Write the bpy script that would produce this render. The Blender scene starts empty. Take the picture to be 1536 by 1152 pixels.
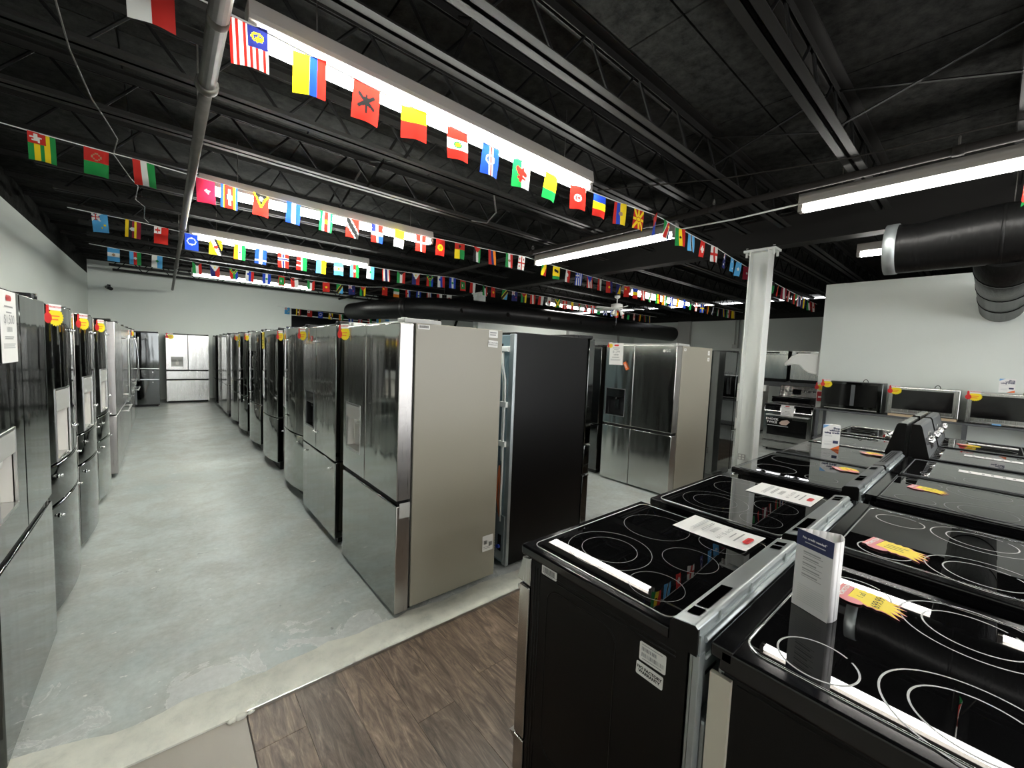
import bpy, bmesh, math, random
from mathutils import Matrix, Vector
random.seed(7)
PI = math.pi
SC = bpy.context.scene
COL = SC.collection

# ------------------------------------------------------------------ camera
YAW, PITCH, ROLL, FPX, CAMH = math.radians(40.47), math.radians(-4.06), math.radians(2.29), 613.4, 1.58
fw = Vector((math.sin(YAW)*math.cos(PITCH), math.cos(YAW)*math.cos(PITCH), math.sin(PITCH)))
rt = Vector((math.cos(YAW), -math.sin(YAW), 0)); up = rt.cross(fw)
r2 = rt*math.cos(ROLL)+up*math.sin(ROLL); u2 = up*math.cos(ROLL)-rt*math.sin(ROLL)
cam = bpy.data.cameras.new('camera'); cam.sensor_width = 36; cam.lens = FPX/1536*36; cam.clip_start = .02
co = bpy.data.objects.new('camera', cam); COL.objects.link(co); SC.camera = co
m = Matrix((r2, u2, -fw)).transposed().to_4x4(); m.translation = (0, 0, CAMH); co.matrix_world = m

# ------------------------------------------------------------------ world, exposure, tube strength
w = bpy.data.worlds.new('world'); SC.world = w; w.use_nodes = True
w.node_tree.nodes['Background'].inputs[0].default_value = (.96, .98, 1, 1)
w.node_tree.nodes['Background'].inputs[1].default_value = 2.2
TUBE, TUBE_AISLE = 13.5, 35.5
SC.view_settings.view_transform = 'Standard'; SC.view_settings.look = 'None'
SC.view_settings.exposure = 1.6; SC.view_settings.gamma = 1; SC.view_settings.use_curve_mapping = False

# ------------------------------------------------------------------ materials
MATS = {}
def nd(t, ty, **kw):
    n = t.nodes.new(ty)
    for k, v in kw.items():
        if k in n.inputs: n.inputs[k].default_value = v
        else: setattr(n, k, v)
    return n
def mat(name, col, rough=.5, metal=0., spec=.5, coat=0., emit=0., trans=0., alpha=1.):
    if name in MATS: return MATS[name]
    M = bpy.data.materials.new(name); M.use_nodes = True; t = M.node_tree
    p = t.nodes['Principled BSDF']
    p.inputs['Base Color'].default_value = (*col, 1); p.inputs['Roughness'].default_value = rough
    p.inputs['Metallic'].default_value = metal; p.inputs['Specular IOR Level'].default_value = spec
    p.inputs['Coat Weight'].default_value = coat
    p.inputs['Transmission Weight'].default_value = trans
    if emit:
        p.inputs['Emission Color'].default_value = (*col, 1); p.inputs['Emission Strength'].default_value = emit
    M.diffuse_color = (*col, 1); MATS[name] = M
    return M
def P(M): return M.node_tree, M.node_tree.nodes['Principled BSDF']
def ramp(t, stops):
    n = t.nodes.new('ShaderNodeValToRGB'); e = n.color_ramp.elements
    while len(e) < len(stops): e.new(.5)
    for i, (p, c) in enumerate(stops):
        e[i].position = p; e[i].color = (*c, 1) if len(c) == 3 else c
    return n
def coords(t, kind='Object', scale=(1, 1, 1)):
    tc = t.nodes.new('ShaderNodeTexCoord'); mp = t.nodes.new('ShaderNodeMapping'); mp.inputs['Scale'].default_value = scale
    t.links.new(tc.outputs[kind], mp.inputs[0]); return mp.outputs[0]
def world_coords(t, scale=(1, 1, 1)):
    tc = t.nodes.new('ShaderNodeNewGeometry'); mp = t.nodes.new('ShaderNodeMapping'); mp.inputs['Scale'].default_value = scale
    t.links.new(tc.outputs['Position'], mp.inputs[0]); return mp.outputs[0]
def noise(t, vec, scale, detail=4, rough=.55, dist=0.):
    n = t.nodes.new('ShaderNodeTexNoise'); n.inputs['Scale'].default_value = scale
    n.inputs['Detail'].default_value = detail; n.inputs['Roughness'].default_value = rough; n.inputs['Distortion'].default_value = dist
    t.links.new(vec, n.inputs['Vector']); return n
def mixc(t, fac, a, b, mode='MIX'):
    n = t.nodes.new('ShaderNodeMix'); n.data_type = 'RGBA'; n.blend_type = mode
    for s, v in ((0, fac), (6, a), (7, b)):
        if hasattr(v, 'is_output'): t.links.new(v, n.inputs[s])
        elif s == 0: n.inputs[0].default_value = v
        else: n.inputs[s].default_value = (*v, 1)
    return n.outputs[2]
def bump(t, p, h, strength=.2, dist=.01):
    b = t.nodes.new('ShaderNodeBump'); b.inputs['Strength'].default_value = strength; b.inputs['Distance'].default_value = dist
    t.links.new(h, b.inputs['Height']); t.links.new(b.outputs[0], p.inputs['Normal'])

def steel(name, col, rough, wav=.06):
    """brushed sheet metal, slightly wavy so that reflections bend into vertical streaks"""
    M = mat(name, col, rough, 1.); t, p = P(M)
    n1 = noise(t, coords(t, 'Object', (90, 90, 1.2)), 3, 2, .6)
    mr = t.nodes.new('ShaderNodeMapRange'); mr.inputs[3].default_value = max(.02, rough*.7); mr.inputs[4].default_value = rough*1.4
    t.links.new(n1.outputs[0], mr.inputs[0]); t.links.new(mr.outputs[0], p.inputs['Roughness'])
    n2 = noise(t, coords(t, 'Object', (5, 5, .8)), 1.6, 1, .4)
    bump(t, p, n2.outputs[0], wav, .05)
    return M
S_STEEL = steel('stainless_steel', (.56, .56, .54), .15, .16)
S_EDGE = steel('brushed_door_edge', (.44, .42, .405), .3, .03)
S_LIGHT = steel('bright_stainless_steel', (.55, .55, .535), .24)
S_GLOSS = steel('glossy_stainless_steel', (.37, .38, .365), .075, .05)
S_BLACK = steel('black_stainless_steel', (.105, .11, .108), .05, .03)
M_TAUPE = mat('taupe_paint', (.285, .265, .212), .33)
M_DGREY = mat('dark_grey_paint', (.02, .021, .023), .32)
M_MGREY = mat('slate_paint', (.09, .095, .1), .35)
M_BLACK = mat('black_paint', (.0032, .003, .003), .36, 0, .2)
M_BLKPL = mat('black_plastic', (.005, .005, .0055), .45, 0, .3)
M_BLKG = mat('black_gloss', (.006, .006, .006), .08)
M_VOID = mat('dark_void', (.0008, .0008, .0008), 1., 0, 0.)  # dead black for the shade inside vent holes, laid on flat quads
M_GASK = mat('gasket', (.02, .02, .02), .7)
M_GREYPL = mat('grey_plastic', (.42, .42, .4), .4)
M_LGREY = mat('light_grey_plastic', (.66, .64, .60), .38)
M_WPL = mat('white_plastic', (.78, .78, .74), .35)
M_CHROME = mat('chrome', (.8, .8, .79), .12, 1.)
M_ALU = mat('dull_aluminium', (.62, .62, .61), .3, 1.)
M_BRUSH = mat('brushed_vent_steel', (.40, .43, .43), .34, .9)
M_GALV = mat('galvanised_steel', (.40, .44, .45), .42, .75)
t, p = P(M_GALV); nn = noise(t, coords(t, 'Object'), 9, 5, .7); t.links.new(mixc(t, nn.outputs[0], (.30, .34, .35), (.52, .55, .55)), p.inputs['Base Color'])
M_GALVB = mat('blue_grey_zinc_sheet', (.20, .28, .31), .4, .35)
M_GLASS = mat('black_ceramic_glass', (.003, .003, .0033), .008, 0, .5)
M_ENAM = mat('black_enamel', (.004, .004, .0045), .09)
M_RING = mat('burner_print', (.42, .42, .42), .35)
M_RINGT = mat('thin_burner_print', (.24, .24, .24), .3)
M_RINGD = mat('faint_burner_print', (.16, .16, .16), .3)
M_PAPER = mat('white_paper', (.80, .79, .77), .7)
M_STICK = mat('sticker_white', (.74, .73, .70), .5)
M_INK = mat('black_ink', (.02, .02, .02), .6)
M_GINK = mat('grey_ink', (.28, .28, .28), .7)
M_PALE = mat('pale_grey_ink', (.5, .5, .5), .7)
M_YEL = mat('promo_yellow', (.86, .66, .015), .45)
M_RED = mat('promo_red', (.62, .02, .02), .45)
M_PINK = mat('promo_pink', (.72, .25, .26), .5)
M_NAVY = mat('navy_print', (.022, .028, .085), .45)
M_ORNG = mat('orange_print', (.8, .16, .03), .5)
M_BLUEP = mat('sky_blue_print', (.16, .38, .68), .5)
M_WALL = mat('white_wall_paint', (.60, .63, .60), .6)
t, p = P(M_WALL); v = world_coords(t)
na = noise(t, v, .8, 4, .6); nb = noise(t, world_coords(t, (1, 1, .12)), 3, 4, .6)
c = mixc(t, na.outputs[0], (.66, .70, .655), (.77, .81, .76)); c = mixc(t, nb.outputs[0], c, (.715, .755, .71)); t.links.new(c, p.inputs['Base Color'])
bump(t, p, noise(t, v, 60, 3).outputs[0], .06, .004)
M_WGREY = mat('grey_wall_paint', (.60, .63, .60), .6)
M_COLW = mat('white_gloss_paint', (.70, .72, .69), .32)
t, p = P(M_COLW); nn = noise(t, world_coords(t, (3, 3, .6)), 3, 4); t.links.new(mixc(t, nn.outputs[0], (.70, .72, .69), (.78, .80, .77)), p.inputs['Base Color'])
M_CEIL = mat('black_roof_deck', (.022, .022, .021), .9, 0, .08)
t, p = P(M_CEIL); v = world_coords(t); nn = noise(t, v, 14, 6, .7); t.links.new(ramp(t, [(.34, (.0040, .0040, .0037)), (.66, (.0215, .0215, .020))]).outputs[0], p.inputs['Base Color'])
t.links.new(nn.outputs[0], t.nodes[-1].inputs[0]); bump(t, p, nn.outputs[0], .5, .01)
M_JOIST = mat('charcoal_joist_paint', (.0125, .012, .0113), .6, 0, .12)
M_WEB = mat('black_joist_rod', (.004, .004, .004), .7, 0, .1)
M_DUCT = mat('black_duct_wrap', (.0055, .0055, .0055), .38, 0, .22)
t, p = P(M_DUCT); bump(t, p, noise(t, coords(t, 'Object', (1, 9, 1)), 4, 3).outputs[0], .4, .02)
M_PIPE = mat('dull_grey_pipe', (.17, .16, .14), .5, .3)
t, p = P(M_PIPE); nn = noise(t, world_coords(t), 14, 4); t.links.new(mixc(t, nn.outputs[0], (.035, .033, .03), (.09, .085, .076)), p.inputs['Base Color'])
M_BPIPE = mat('black_iron_pipe', (.014, .012, .0105), .75, 0, .15)
M_CORD = mat('white_cord', (.7, .7, .68), .6)
M_TUBE = mat('fluorescent_tube', (1., .985, .93), .3, emit=TUBE)
M_TUBEA = mat('high_output_tube', (.97, 1., .93), .3, emit=TUBE_AISLE)
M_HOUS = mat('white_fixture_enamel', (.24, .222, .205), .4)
M_THRESH = mat('cream_concrete', (.55, .54, .46), .75)
t, p = P(M_THRESH); v = world_coords(t); nn = noise(t, v, 5, 6, .65); nf = noise(t, v, 40, 4, .6)
c = mixc(t, ramp(t, [(.35, (0, 0, 0)), (.65, (1, 1, 1))]).outputs[0], (.42, .43, .39), (.78, .77, .68)); t.links.new(nn.outputs[0], t.nodes[-2].inputs[0]); c = mixc(t, nf.outputs[0], c, (.62, .61, .54)); t.links.new(c, p.inputs['Base Color']); bump(t, p, nf.outputs[0], .3, .01)
M_TAN = mat('tan_vinyl', (.30, .27, .235), .42)
t, p = P(M_TAN); nn = noise(t, world_coords(t, (1, .3, 1)), 5, 4); t.links.new(mixc(t, nn.outputs[0], (.26, .235, .205), (.345, .31, .27)), p.inputs['Base Color'])

def concrete():
    M = mat('painted_concrete', (.32, .345, .335), .38); t, p = P(M); v = world_coords(t)
    big = noise(t, v, .9, 5, .6, .6); mid = noise(t, v, 3.4, 6, .68, .4); fine = noise(t, v, 26, 5, .7)
    c = mixc(t, ramp(t, [(.3, (0, 0, 0)), (.7, (1, 1, 1))]).outputs[0], (.33, .375, .365), (.52, .555, .535)); t.links.new(big.outputs[0], t.nodes[-2].inputs[0])
    c = mixc(t, ramp(t, [(.40, (0, 0, 0)), (.62, (.85, .85, .85))]).outputs[0], c, (.37, .375, .345)); t.links.new(mid.outputs[0], t.nodes[-2].inputs[0])
    # bare patches where the paint peeled: strongest along the threshold
    sx = t.nodes.new('ShaderNodeSeparateXYZ'); t.links.new(v, sx.inputs[0])
    mr = t.nodes.new('ShaderNodeMapRange'); mr.inputs[1].default_value = 2.25; mr.inputs[2].default_value = 2.75; mr.inputs[3].default_value = .10; mr.inputs[4].default_value = -.10
    t.links.new(sx.outputs[1], mr.inputs[0])
    pn = noise(t, v, 3.6, 10, .68, .9); ad = t.nodes.new('ShaderNodeMath'); ad.operation = 'ADD'
    t.links.new(pn.outputs[0], ad.inputs[0]); t.links.new(mr.outputs[0], ad.inputs[1])
    rp = ramp(t, [(.60, (0, 0, 0)), (.615, (1, 1, 1))]); t.links.new(ad.outputs[0], rp.inputs[0])
    c = mixc(t, rp.outputs[0], c, (.475, .49, .475))
    re_ = ramp(t, [(.592, (0, 0, 0)), (.603, (.8, .8, .8)), (.615, (0, 0, 0))]); t.links.new(ad.outputs[0], re_.inputs[0]); c = mixc(t, re_.outputs[0], c, (.68, .68, .65))
    # pale chips dragged along the aisle and dark scuffs
    ch = noise(t, world_coords(t, (1, 2.6, 1)), 8, 5, .68); rc = ramp(t, [(.665, (0, 0, 0)), (.685, (1, 1, 1))]); t.links.new(ch.outputs[0], rc.inputs[0])
    c = mixc(t, rc.outputs[0], c, (.74, .73, .69))
    ds = noise(t, world_coords(t, (1.4, 3.0, 1)), 7, 5, .7, 1.2); rd = ramp(t, [(.66, (0, 0, 0)), (.74, (.75, .75, .75))]); t.links.new(ds.outputs[0], rd.inputs[0])
    c = mixc(t, rd.outputs[0], c, (.10, .10, .095))
    c = mixc(t, .30, c, fine.outputs[0], 'OVERLAY')
    t.links.new(c, p.inputs['Base Color'])
    mr2 = t.nodes.new('ShaderNodeMapRange'); mr2.inputs[3].default_value = .28; mr2.inputs[4].default_value = .55; t.links.new(mid.outputs[0], mr2.inputs[0]); t.links.new(mr2.outputs[0], p.inputs['Roughness'])
    bump(t, p, ad.outputs[0], .12, .004)
    return M
M_CONC = concrete()
def wood():
    M = mat('walnut_vinyl_plank', (.16, .10, .065), .38); t, p = P(M)
    oi = t.nodes.new('ShaderNodeObjectInfo')
    g = t.nodes.new('ShaderNodeNewGeometry'); ad = t.nodes.new('ShaderNodeVectorMath'); ad.operation = 'MULTIPLY_ADD'
    cb = t.nodes.new('ShaderNodeCombineXYZ'); t.links.new(oi.outputs['Random'], cb.inputs[0]); t.links.new(oi.outputs['Random'], cb.inputs[1])
    ad.inputs[1].default_value = (17, 31, 0); t.links.new(cb.outputs[0], ad.inputs[0]); t.links.new(g.outputs['Position'], ad.inputs[2])
    mp = t.nodes.new('ShaderNodeMapping'); mp.inputs['Scale'].default_value = (10, 1.5, 1); t.links.new(ad.outputs[0], mp.inputs[0])
    n1 = noise(t, mp.outputs[0], 2.4, 7, .68, 1.6)
    mp2 = t.nodes.new('ShaderNodeMapping'); mp2.inputs['Scale'].default_value = (60, 5, 1); t.links.new(ad.outputs[0], mp2.inputs[0])
    n2 = noise(t, mp2.outputs[0], 3, 5, .7, .5)
    r = ramp(t, [(.30, (.035, .022, .015)), (.45, (.092, .060, .040)), (.57, (.155, .105, .072)), (.72, (.27, .20, .148))]); t.links.new(n1.outputs[0], r.inputs[0])
    c = mixc(t, .62, r.outputs[0], n2.outputs[0], 'OVERLAY')
    hs = t.nodes.new('ShaderNodeHueSaturation'); t.links.new(c, hs.inputs['Color']); hs.inputs['Saturation'].default_value = .95
    mr = t.nodes.new('ShaderNodeMapRange'); mr.inputs[3].default_value = .8; mr.inputs[4].default_value = 1.25; t.links.new(oi.outputs['Random'], mr.inputs[0]); t.links.new(mr.outputs[0], hs.inputs['Value'])
    t.links.new(hs.outputs[0], p.inputs['Base Color']); bump(t, p, n2.outputs[0], .2, .002)
    return M
M_WOOD = wood()
FC = dict(R=(.50, .018, .012), W=(.68, .68, .65), B=(.012, .05, .42), G=(.01, .24, .05), Y=(.85, .62, .01), K=(.012, .012, .012), O=(.85, .24, .01), L=(.08, .36, .68), N=(.015, .02, .13), M=(.25, .01, .03), E=(.35, .22, .12))
def cloth(k):
    nme = 'flag_cloth_'+k
    if nme in MATS: return MATS[nme]
    M = mat(nme, FC[k], .75); t, p = P(M)
    tr = t.nodes.new('ShaderNodeBsdfTranslucent'); tr.inputs[0].default_value = (*FC[k], 1)
    mx = t.nodes.new('ShaderNodeMixShader'); mx.inputs[0].default_value = .45
    o = t.nodes['Material Output']; t.links.new(p.outputs[0], mx.inputs[1]); t.links.new(tr.outputs[0], mx.inputs[2]); t.links.new(mx.outputs[0], o.inputs[0])
    return M

# ------------------------------------------------------------------ mesh helpers
class MB:
    def __init__(s): s.v = []; s.f = []; s.m = []; s.sm = []
    def add(s, vs, fs, m=0, smooth=False):
        o = len(s.v); s.v += [tuple(q) for q in vs]
        for f in fs: s.f.append(tuple(i+o for i in f)); s.m.append(m); s.sm.append(smooth)
        return s
    def box(s, x0, x1, y0, y1, z0, z1, m=0):
        return s.add([(x0, y0, z0), (x1, y0, z0), (x1, y1, z0), (x0, y1, z0), (x0, y0, z1), (x1, y0, z1), (x1, y1, z1), (x0, y1, z1)],
                     [(3, 2, 1, 0), (4, 5, 6, 7), (0, 1, 5, 4), (1, 2, 6, 5), (2, 3, 7, 6), (3, 0, 4, 7)], m)
    def prism(s, poly, axis, a, b, m=0, smooth=False):
        """poly in the plane of the two other axes (in order), extruded along axis from a to b"""
        def pt(q, c):
            return {'x': (c, q[0], q[1]), 'y': (q[0], c, q[1]), 'z': (q[0], q[1], c)}[axis]
        n = len(poly); vs = [pt(q, a) for q in poly]+[pt(q, b) for q in poly]
        s.add(vs, [(i, (i+1) % n, n+(i+1) % n, n+i) for i in range(n)], m, smooth)
        o = len(s.v)-2*n
        s.f.append(tuple(o+i for i in range(n))[::-1]); s.m.append(m); s.sm.append(False)
        s.f.append(tuple(o+n+i for i in range(n))); s.m.append(m); s.sm.append(False)
        return s
    def tube(s, pts, r, n=8, m=0, caps=True, smooth=True):
        pts = [Vector(q) for q in pts]; rs = r if isinstance(r, (list, tuple)) else [r]*len(pts)
        rings = []; ref = None
        for i, q in enumerate(pts):
            d = (pts[min(i+1, len(pts)-1)]-pts[max(i-1, 0)])
            if d.length < 1e-9: d = Vector((0, 0, 1))
            d.normalize()
            if ref is None: ref = Vector((0, 0, 1)) if abs(d.z) < .9 else Vector((1, 0, 0))
            a = d.cross(ref); a.normalize(); b = a.cross(d); ref = b
            rings.append([q+(a*math.cos(2*PI*k/n)+b*math.sin(2*PI*k/n))*rs[i] for k in range(n)])
        vs = [tuple(p) for R in rings for p in R]; fs = []
        for i in range(len(pts)-1):
            for k in range(n): fs.append((i*n+k, i*n+(k+1) % n, (i+1)*n+(k+1) % n, (i+1)*n+k))
        s.add(vs, fs, m, smooth)
        if caps:
            o = len(s.v)-len(vs)
            s.f += [tuple(o+k for k in range(n))[::-1], tuple(o+len(vs)-n+k for k in range(n))]; s.m += [m, m]; s.sm += [False, False]
        return s
    def bar(s, a, b, w, h=None, m=0):
        """rectangular bar from a to b"""
        h = h or w; a = Vector(a); b = Vector(b); d = (b-a).normalized()
        ref = Vector((0, 0, 1)) if abs(d.z) < .95 else Vector((1, 0, 0))
        x = d.cross(ref).normalized()*w/2; y = x.cross(d).normalized()*h/2
        vs = [a-x-y, a+x-y, a+x+y, a-x+y, b-x-y, b+x-y, b+x+y, b-x+y]
        return s.add(vs, [(3, 2, 1, 0), (4, 5, 6, 7), (0, 1, 5, 4), (1, 2, 6, 5), (2, 3, 7, 6), (3, 0, 4, 7)], m)
    def ring(s, cx, cy, z, r0, r1, n=40, m=0, a0=0., a1=2*PI):
        vs = []; full = abs(a1-a0-2*PI) < 1e-6; k = n if full else n+1
        for i in range(k):
            a = a0+(a1-a0)*i/n; vs += [(cx+r0*math.cos(a), cy+r0*math.sin(a), z), (cx+r1*math.cos(a), cy+r1*math.sin(a), z)]
        fs = [(2*i, 2*i+1, (2*i+3) % (2*k), (2*i+2) % (2*k)) for i in range(n)]
        return s.add(vs, fs, m)
    def build(s, name, mats, parent=None, bevel=0., seg=2, matrix=None, smooth_angle=None):
        me = bpy.data.meshes.new(name); me.from_pydata(s.v, [], s.f)
        for M in (mats if isinstance(mats, (list, tuple)) else [mats]): me.materials.append(M)
        me.polygons.foreach_set('material_index', s.m); me.polygons.foreach_set('use_smooth', s.sm)
        if smooth_angle:
            me.polygons.foreach_set('use_smooth', [True]*len(me.polygons)); me.set_sharp_from_angle(angle=math.radians(smooth_angle))
        me.update()
        o = bpy.data.objects.new(name, me); COL.objects.link(o)
        if parent: o.parent = parent
        if matrix is not None: o.matrix_local = matrix
        if bevel:
            b = o.modifiers.new('bevel', 'BEVEL'); b.width = bevel; b.segments = seg; b.limit_method = 'ANGLE'; b.angle_limit = math.radians(40)
        return o
def thing(name, label, cat, loc=(0, 0, 0), rotz=0., group=None):
    o = bpy.data.objects.new(name, None); COL.objects.link(o); o.empty_display_size = .1
    o.location = loc; o.rotation_euler = (0, 0, rotz); o['label'] = label; o['category'] = cat
    if group: o['group'] = group
    return o
def tag(o, label, cat, group=None):
    o['label'] = label; o['category'] = cat
    if group: o['group'] = group
    return o
def struct(o, label=None):
    o['kind'] = 'structure'
    if label: o['label'] = label
    return o
def sempty(name, label=None):
    o = bpy.data.objects.new(name, None); COL.objects.link(o); o['kind'] = 'structure'
    if label: o['label'] = label
    return o
def frame(o, x, y):
    x = Vector(x).normalized(); y = Vector(y).normalized(); z = x.cross(y)
    M = Matrix((x, y, z)).transposed().to_4x4(); M.translation = o; return M
def sheet(name, w, h, M, parent, matrix, th=.0012, curl=0., n=1, rad=0.):
    """thin sheet in its own xy plane, normal +z, origin at its centre"""
    b = MB()
    if rad:
        pts = []
        for cx, cy, a in ((w/2-rad, h/2-rad, 0), (-w/2+rad, h/2-rad, 90), (-w/2+rad, -h/2+rad, 180), (w/2-rad, -h/2+rad, 270)):
            for k in range(4): q = math.radians(a+30*k); pts.append((cx+rad*math.cos(q), cy+rad*math.sin(q)))
        b.prism(pts, 'z', 0, th)
    elif not curl: b.box(-w/2, w/2, -h/2, h/2, 0, th)
    else:
        n = 12
        for i in range(n):
            ya, yb = -h/2+h*i/n, -h/2+h*(i+1)/n
            za, zb = curl*(2*ya/h)**2*(1 if ya > 0 else .6), curl*(2*yb/h)**2*(1 if yb > 0 else .6)
            b.add([(-w/2, ya, za), (w/2, ya, za+curl*.25*(i/n)), (w/2, yb, zb+curl*.25*((i+1)/n)), (-w/2, yb, zb)], [(0, 1, 2, 3)], 0, True)
    return b.build(name, M, parent, matrix=matrix)
_dg = None
def text(name, body, size, M, parent, x, y, z=.002, rot=0., align='CENTER', bold=0.):
    cu = bpy.data.curves.new(name, 'FONT'); cu.body = body; cu.size = size; cu.align_x = align; cu.align_y = 'CENTER'; cu.resolution_u = 2; cu.offset = bold
    o = bpy.data.objects.new(name, cu); COL.objects.link(o)
    dg = bpy.context.evaluated_depsgraph_get(); me = bpy.data.meshes.new_from_object(o.evaluated_get(dg))
    bpy.data.objects.remove(o); me.materials.clear(); me.materials.append(M)
    q = bpy.data.objects.new(name, me); COL.objects.link(q); q.parent = parent
    q.matrix_local = Matrix.Translation((x, y, z)) @ Matrix.Rotation(rot, 4, 'Z')
    return q
def barcode(parent, x0, x1, y0, y1, z=.002, seed=1, M=None):
    r = random.Random(seed); b = MB(); x = x0
    while x < x1-.001:
        wd = r.choice((.001, .0015, .002, .003)); b.add([(x, y0, z), (min(x+wd, x1), y0, z), (min(x+wd, x1), y1, z), (x, y1, z)], [(0, 1, 2, 3)]); x += wd+r.choice((.0012, .002))
    return b.build('barcode', M or M_INK, parent)
def lines(parent, x0, x1, ys, hh, M=None, z=.002, jag=.25, seed=3, name='printed_lines'):
    r = random.Random(seed); b = MB()
    for y in ys:
        xe = x1-(x1-x0)*r.random()*jag; b.add([(x0, y-hh/2, z), (xe, y-hh/2, z), (xe, y+hh/2, z), (x0, y+hh/2, z)], [(0, 1, 2, 3)])
    return b.build(name, M or M_GINK, parent)

# ================================================================== the room
XL, YB, XR, YF = -1.40, 14.5, 14.0, -5.0
struct(MB().box(XL, XR, 1.96, YB+6, -.12, 0).build('floor', M_CONC))
wf = struct(MB().box(.246, XR, YF, 1.96, -.12, -.006).build('floor_wood', M_WOOD))
struct(MB().box(XL, .243, YF, 1.96, -.12, -.002).build('floor_vinyl', M_TAN))
# planks, each a piece of its own, long edges running towards the aisle
pw, plen = .184, 1.22
rows = {}
for i in range(13):
    x0 = .248+i*pw
    first = {0: 1.738, 5: 1.53}.get(i, 1.96-.2-((i*.437) % 1.0)*.95)
    ys = [1.955, first]
    while ys[-1] > -1.2: ys.append(ys[-1]-plen)
    for a, b in zip(ys, ys[1:]):
        L = round(a-b, 3)
        if L not in rows:
            tmp = MB().box(.0008, pw-.0008, -L+.0008, -.0008, -.006, 0).build('plank', M_WOOD); rows[L] = tmp.data; bpy.data.objects.remove(tmp)
        o = bpy.data.objects.new('plank', rows[L]); COL.objects.link(o); o.location = (x0, a, 0); o.parent = wf
# cream threshold between the two floors, ragged on the concrete side
b = MB(); n = 150; r = random.Random(5)
prof = []
for i in range(n+1):
    x = XL+(10-XL)*i/n
    prof.append((x, 2.175+.012*math.sin(x*3.1)+.010*math.sin(x*11.3+1)+r.uniform(-.013, .013)+(.09 if x < -.1 else 0)*min(1, (-.1-x)*3)))
vs = []; fs = []
for x, y in prof: vs += [(x, 1.958, .006), (x, 1.985, .013), (x, 2.09, .012), (x, y, .0015)]
for i in range(n):
    for k in range(3): fs.append((4*i+k, 4*i+4+k, 4*i+5+k, 4*i+1+k))
b.add(vs, fs, 0, True); b.add([(v[0], 1.958, -.01) for v in vs[::4]]+vs[::4], [(i, i+1, n+2+i, n+1+i) for i in range(n)])
struct(b.build('trim_1', M_THRESH), 'cream concrete threshold between grey floor and wood planks')
eb = struct(MB().box(.246, 9, 1.951, 1.958, 0, .012).build('trim_2', M_ALU), 'thin pale metal edge strip along the wood planks')
for x_, r_ in ((.195, .012), (.225, .015), (.262, .009)): MB().tube([(x_-r_*1.5, 1.949, .002), (x_-r_*.8, 1.948, .003), (x_+r_*.7, 1.950, .003), (x_+r_*1.6, 1.951, .002)], [r_*.3, r_*.9, r_, r_*.25], 7).build('mortar_lump', M_THRESH, eb)

# walls
struct(MB().box(XL-.15, XL, YF, YB+6, 0, 3.16).build('wall_left', M_WALL))
struct(MB().box(XL-.15, XL, YF, YB+6, 3.16, 3.55).build('wall_left_upper', M_CEIL), 'black painted band above the left wall')
wb = struct(MB().box(XL, 3.09, YB, YB+.15, 0, 3.5).box(3.09, 5.9, YB, YB+.15, 2.78, 3.5).box(5.9, XR, YB, YB+.15, 0, 2.9).build('wall_back', M_WALL))
struct(MB().box(5.9, XR, YB, YB+.15, 2.9, 3.5).build('wall_back_upper', M_CEIL), 'black band over the back wall')  # upper wall right of the opening coloured near black
MB().box(XL, XR, YB-.012, YB, 2.55, 2.575).build('ledge_line', M_WALL, wb)
struct(MB().box(XL, XR, YB+6, YB+6.15, 0, 3.5).build('wall_back_room', M_DGREY))
struct(MB().box(XR, XR+.15, YF, YB+6, 0, 3.0).build('wall_right', M_WGREY))
struct(MB().box(XR, XR+.15, YF, YB+6, 3.0, 3.5).build('wall_right_upper', M_CEIL), 'black band above the far right wall')
struct(MB().box(8.9, 9.02, YF, 2.02, 0, 3.03).build('wall_partition', M_WALL), 'white partition wall behind the microwave shelf')
struct(MB().box(XL, XR, YF-.15, YF, 0, .35).box(XL, XR, YF-.15, YF, 2.75, 3.5).box(XL, -.9, YF-.15, YF, .35, 2.75).box(3.2, 3.8, YF-.15, YF, .35, 2.75).box(8.0, XR, YF-.15, YF, .35, 2.75).build('wall_front', M_WALL))
M_PANE = bpy.data.materials.new('window_glass'); M_PANE.use_nodes = True; t = M_PANE.node_tree; t.nodes.remove(t.nodes['Principled BSDF'])
mx = t.nodes.new('ShaderNodeMixShader'); mx.inputs[0].default_value = .07; ga = t.nodes.new('ShaderNodeBsdfTransparent'); gb = t.nodes.new('ShaderNodeBsdfGlossy'); gb.inputs['Roughness'].default_value = .02
t.links.new(ga.outputs[0], mx.inputs[1]); t.links.new(gb.outputs[0], mx.inputs[2]); t.links.new(mx.outputs[0], t.nodes['Material Output'].inputs[0])
for k, (xa, xb) in enumerate(((-.9, 3.2), (3.8, 8.0))):  # unseen windows, added so daylight comes in from behind the camera
    e = sempty('window_%d' % (k+1), 'unseen storefront window added behind the camera')
    nP = 3; wp = (xb-xa)/nP
    for i in range(nP): MB().box(xa+i*wp+.03, xa+(i+1)*wp-.03, YF-.08, YF-.072, .38, 2.72).build('pane', M_PANE, e)
    for i in range(nP+1): MB().box(xa+i*wp-.03, xa+i*wp+.03, YF-.11, YF-.04, .35, 2.75).build('window_frame', M_ALU, e)
    for z_ in (.35, 2.69): MB().box(xa, xb, YF-.11, YF-.04, z_, z_+.06).build('window_frame', M_ALU, e)
wp = struct(MB().box(XL, XL+.05, 6.9, 7.15, 0, 3.16).build('pilaster', M_WALL), 'shallow pilaster on the left wall')
wd = struct(MB().box(6.5, 10.2, 9.2, 9.35, 0, 2.7).box(10.2, 12.9, 9.2, 9.35, 2.5, 2.7).box(12.9, XR, 9.2, 9.35, 0, 2.7).build('wall_divider', M_WALL))
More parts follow.
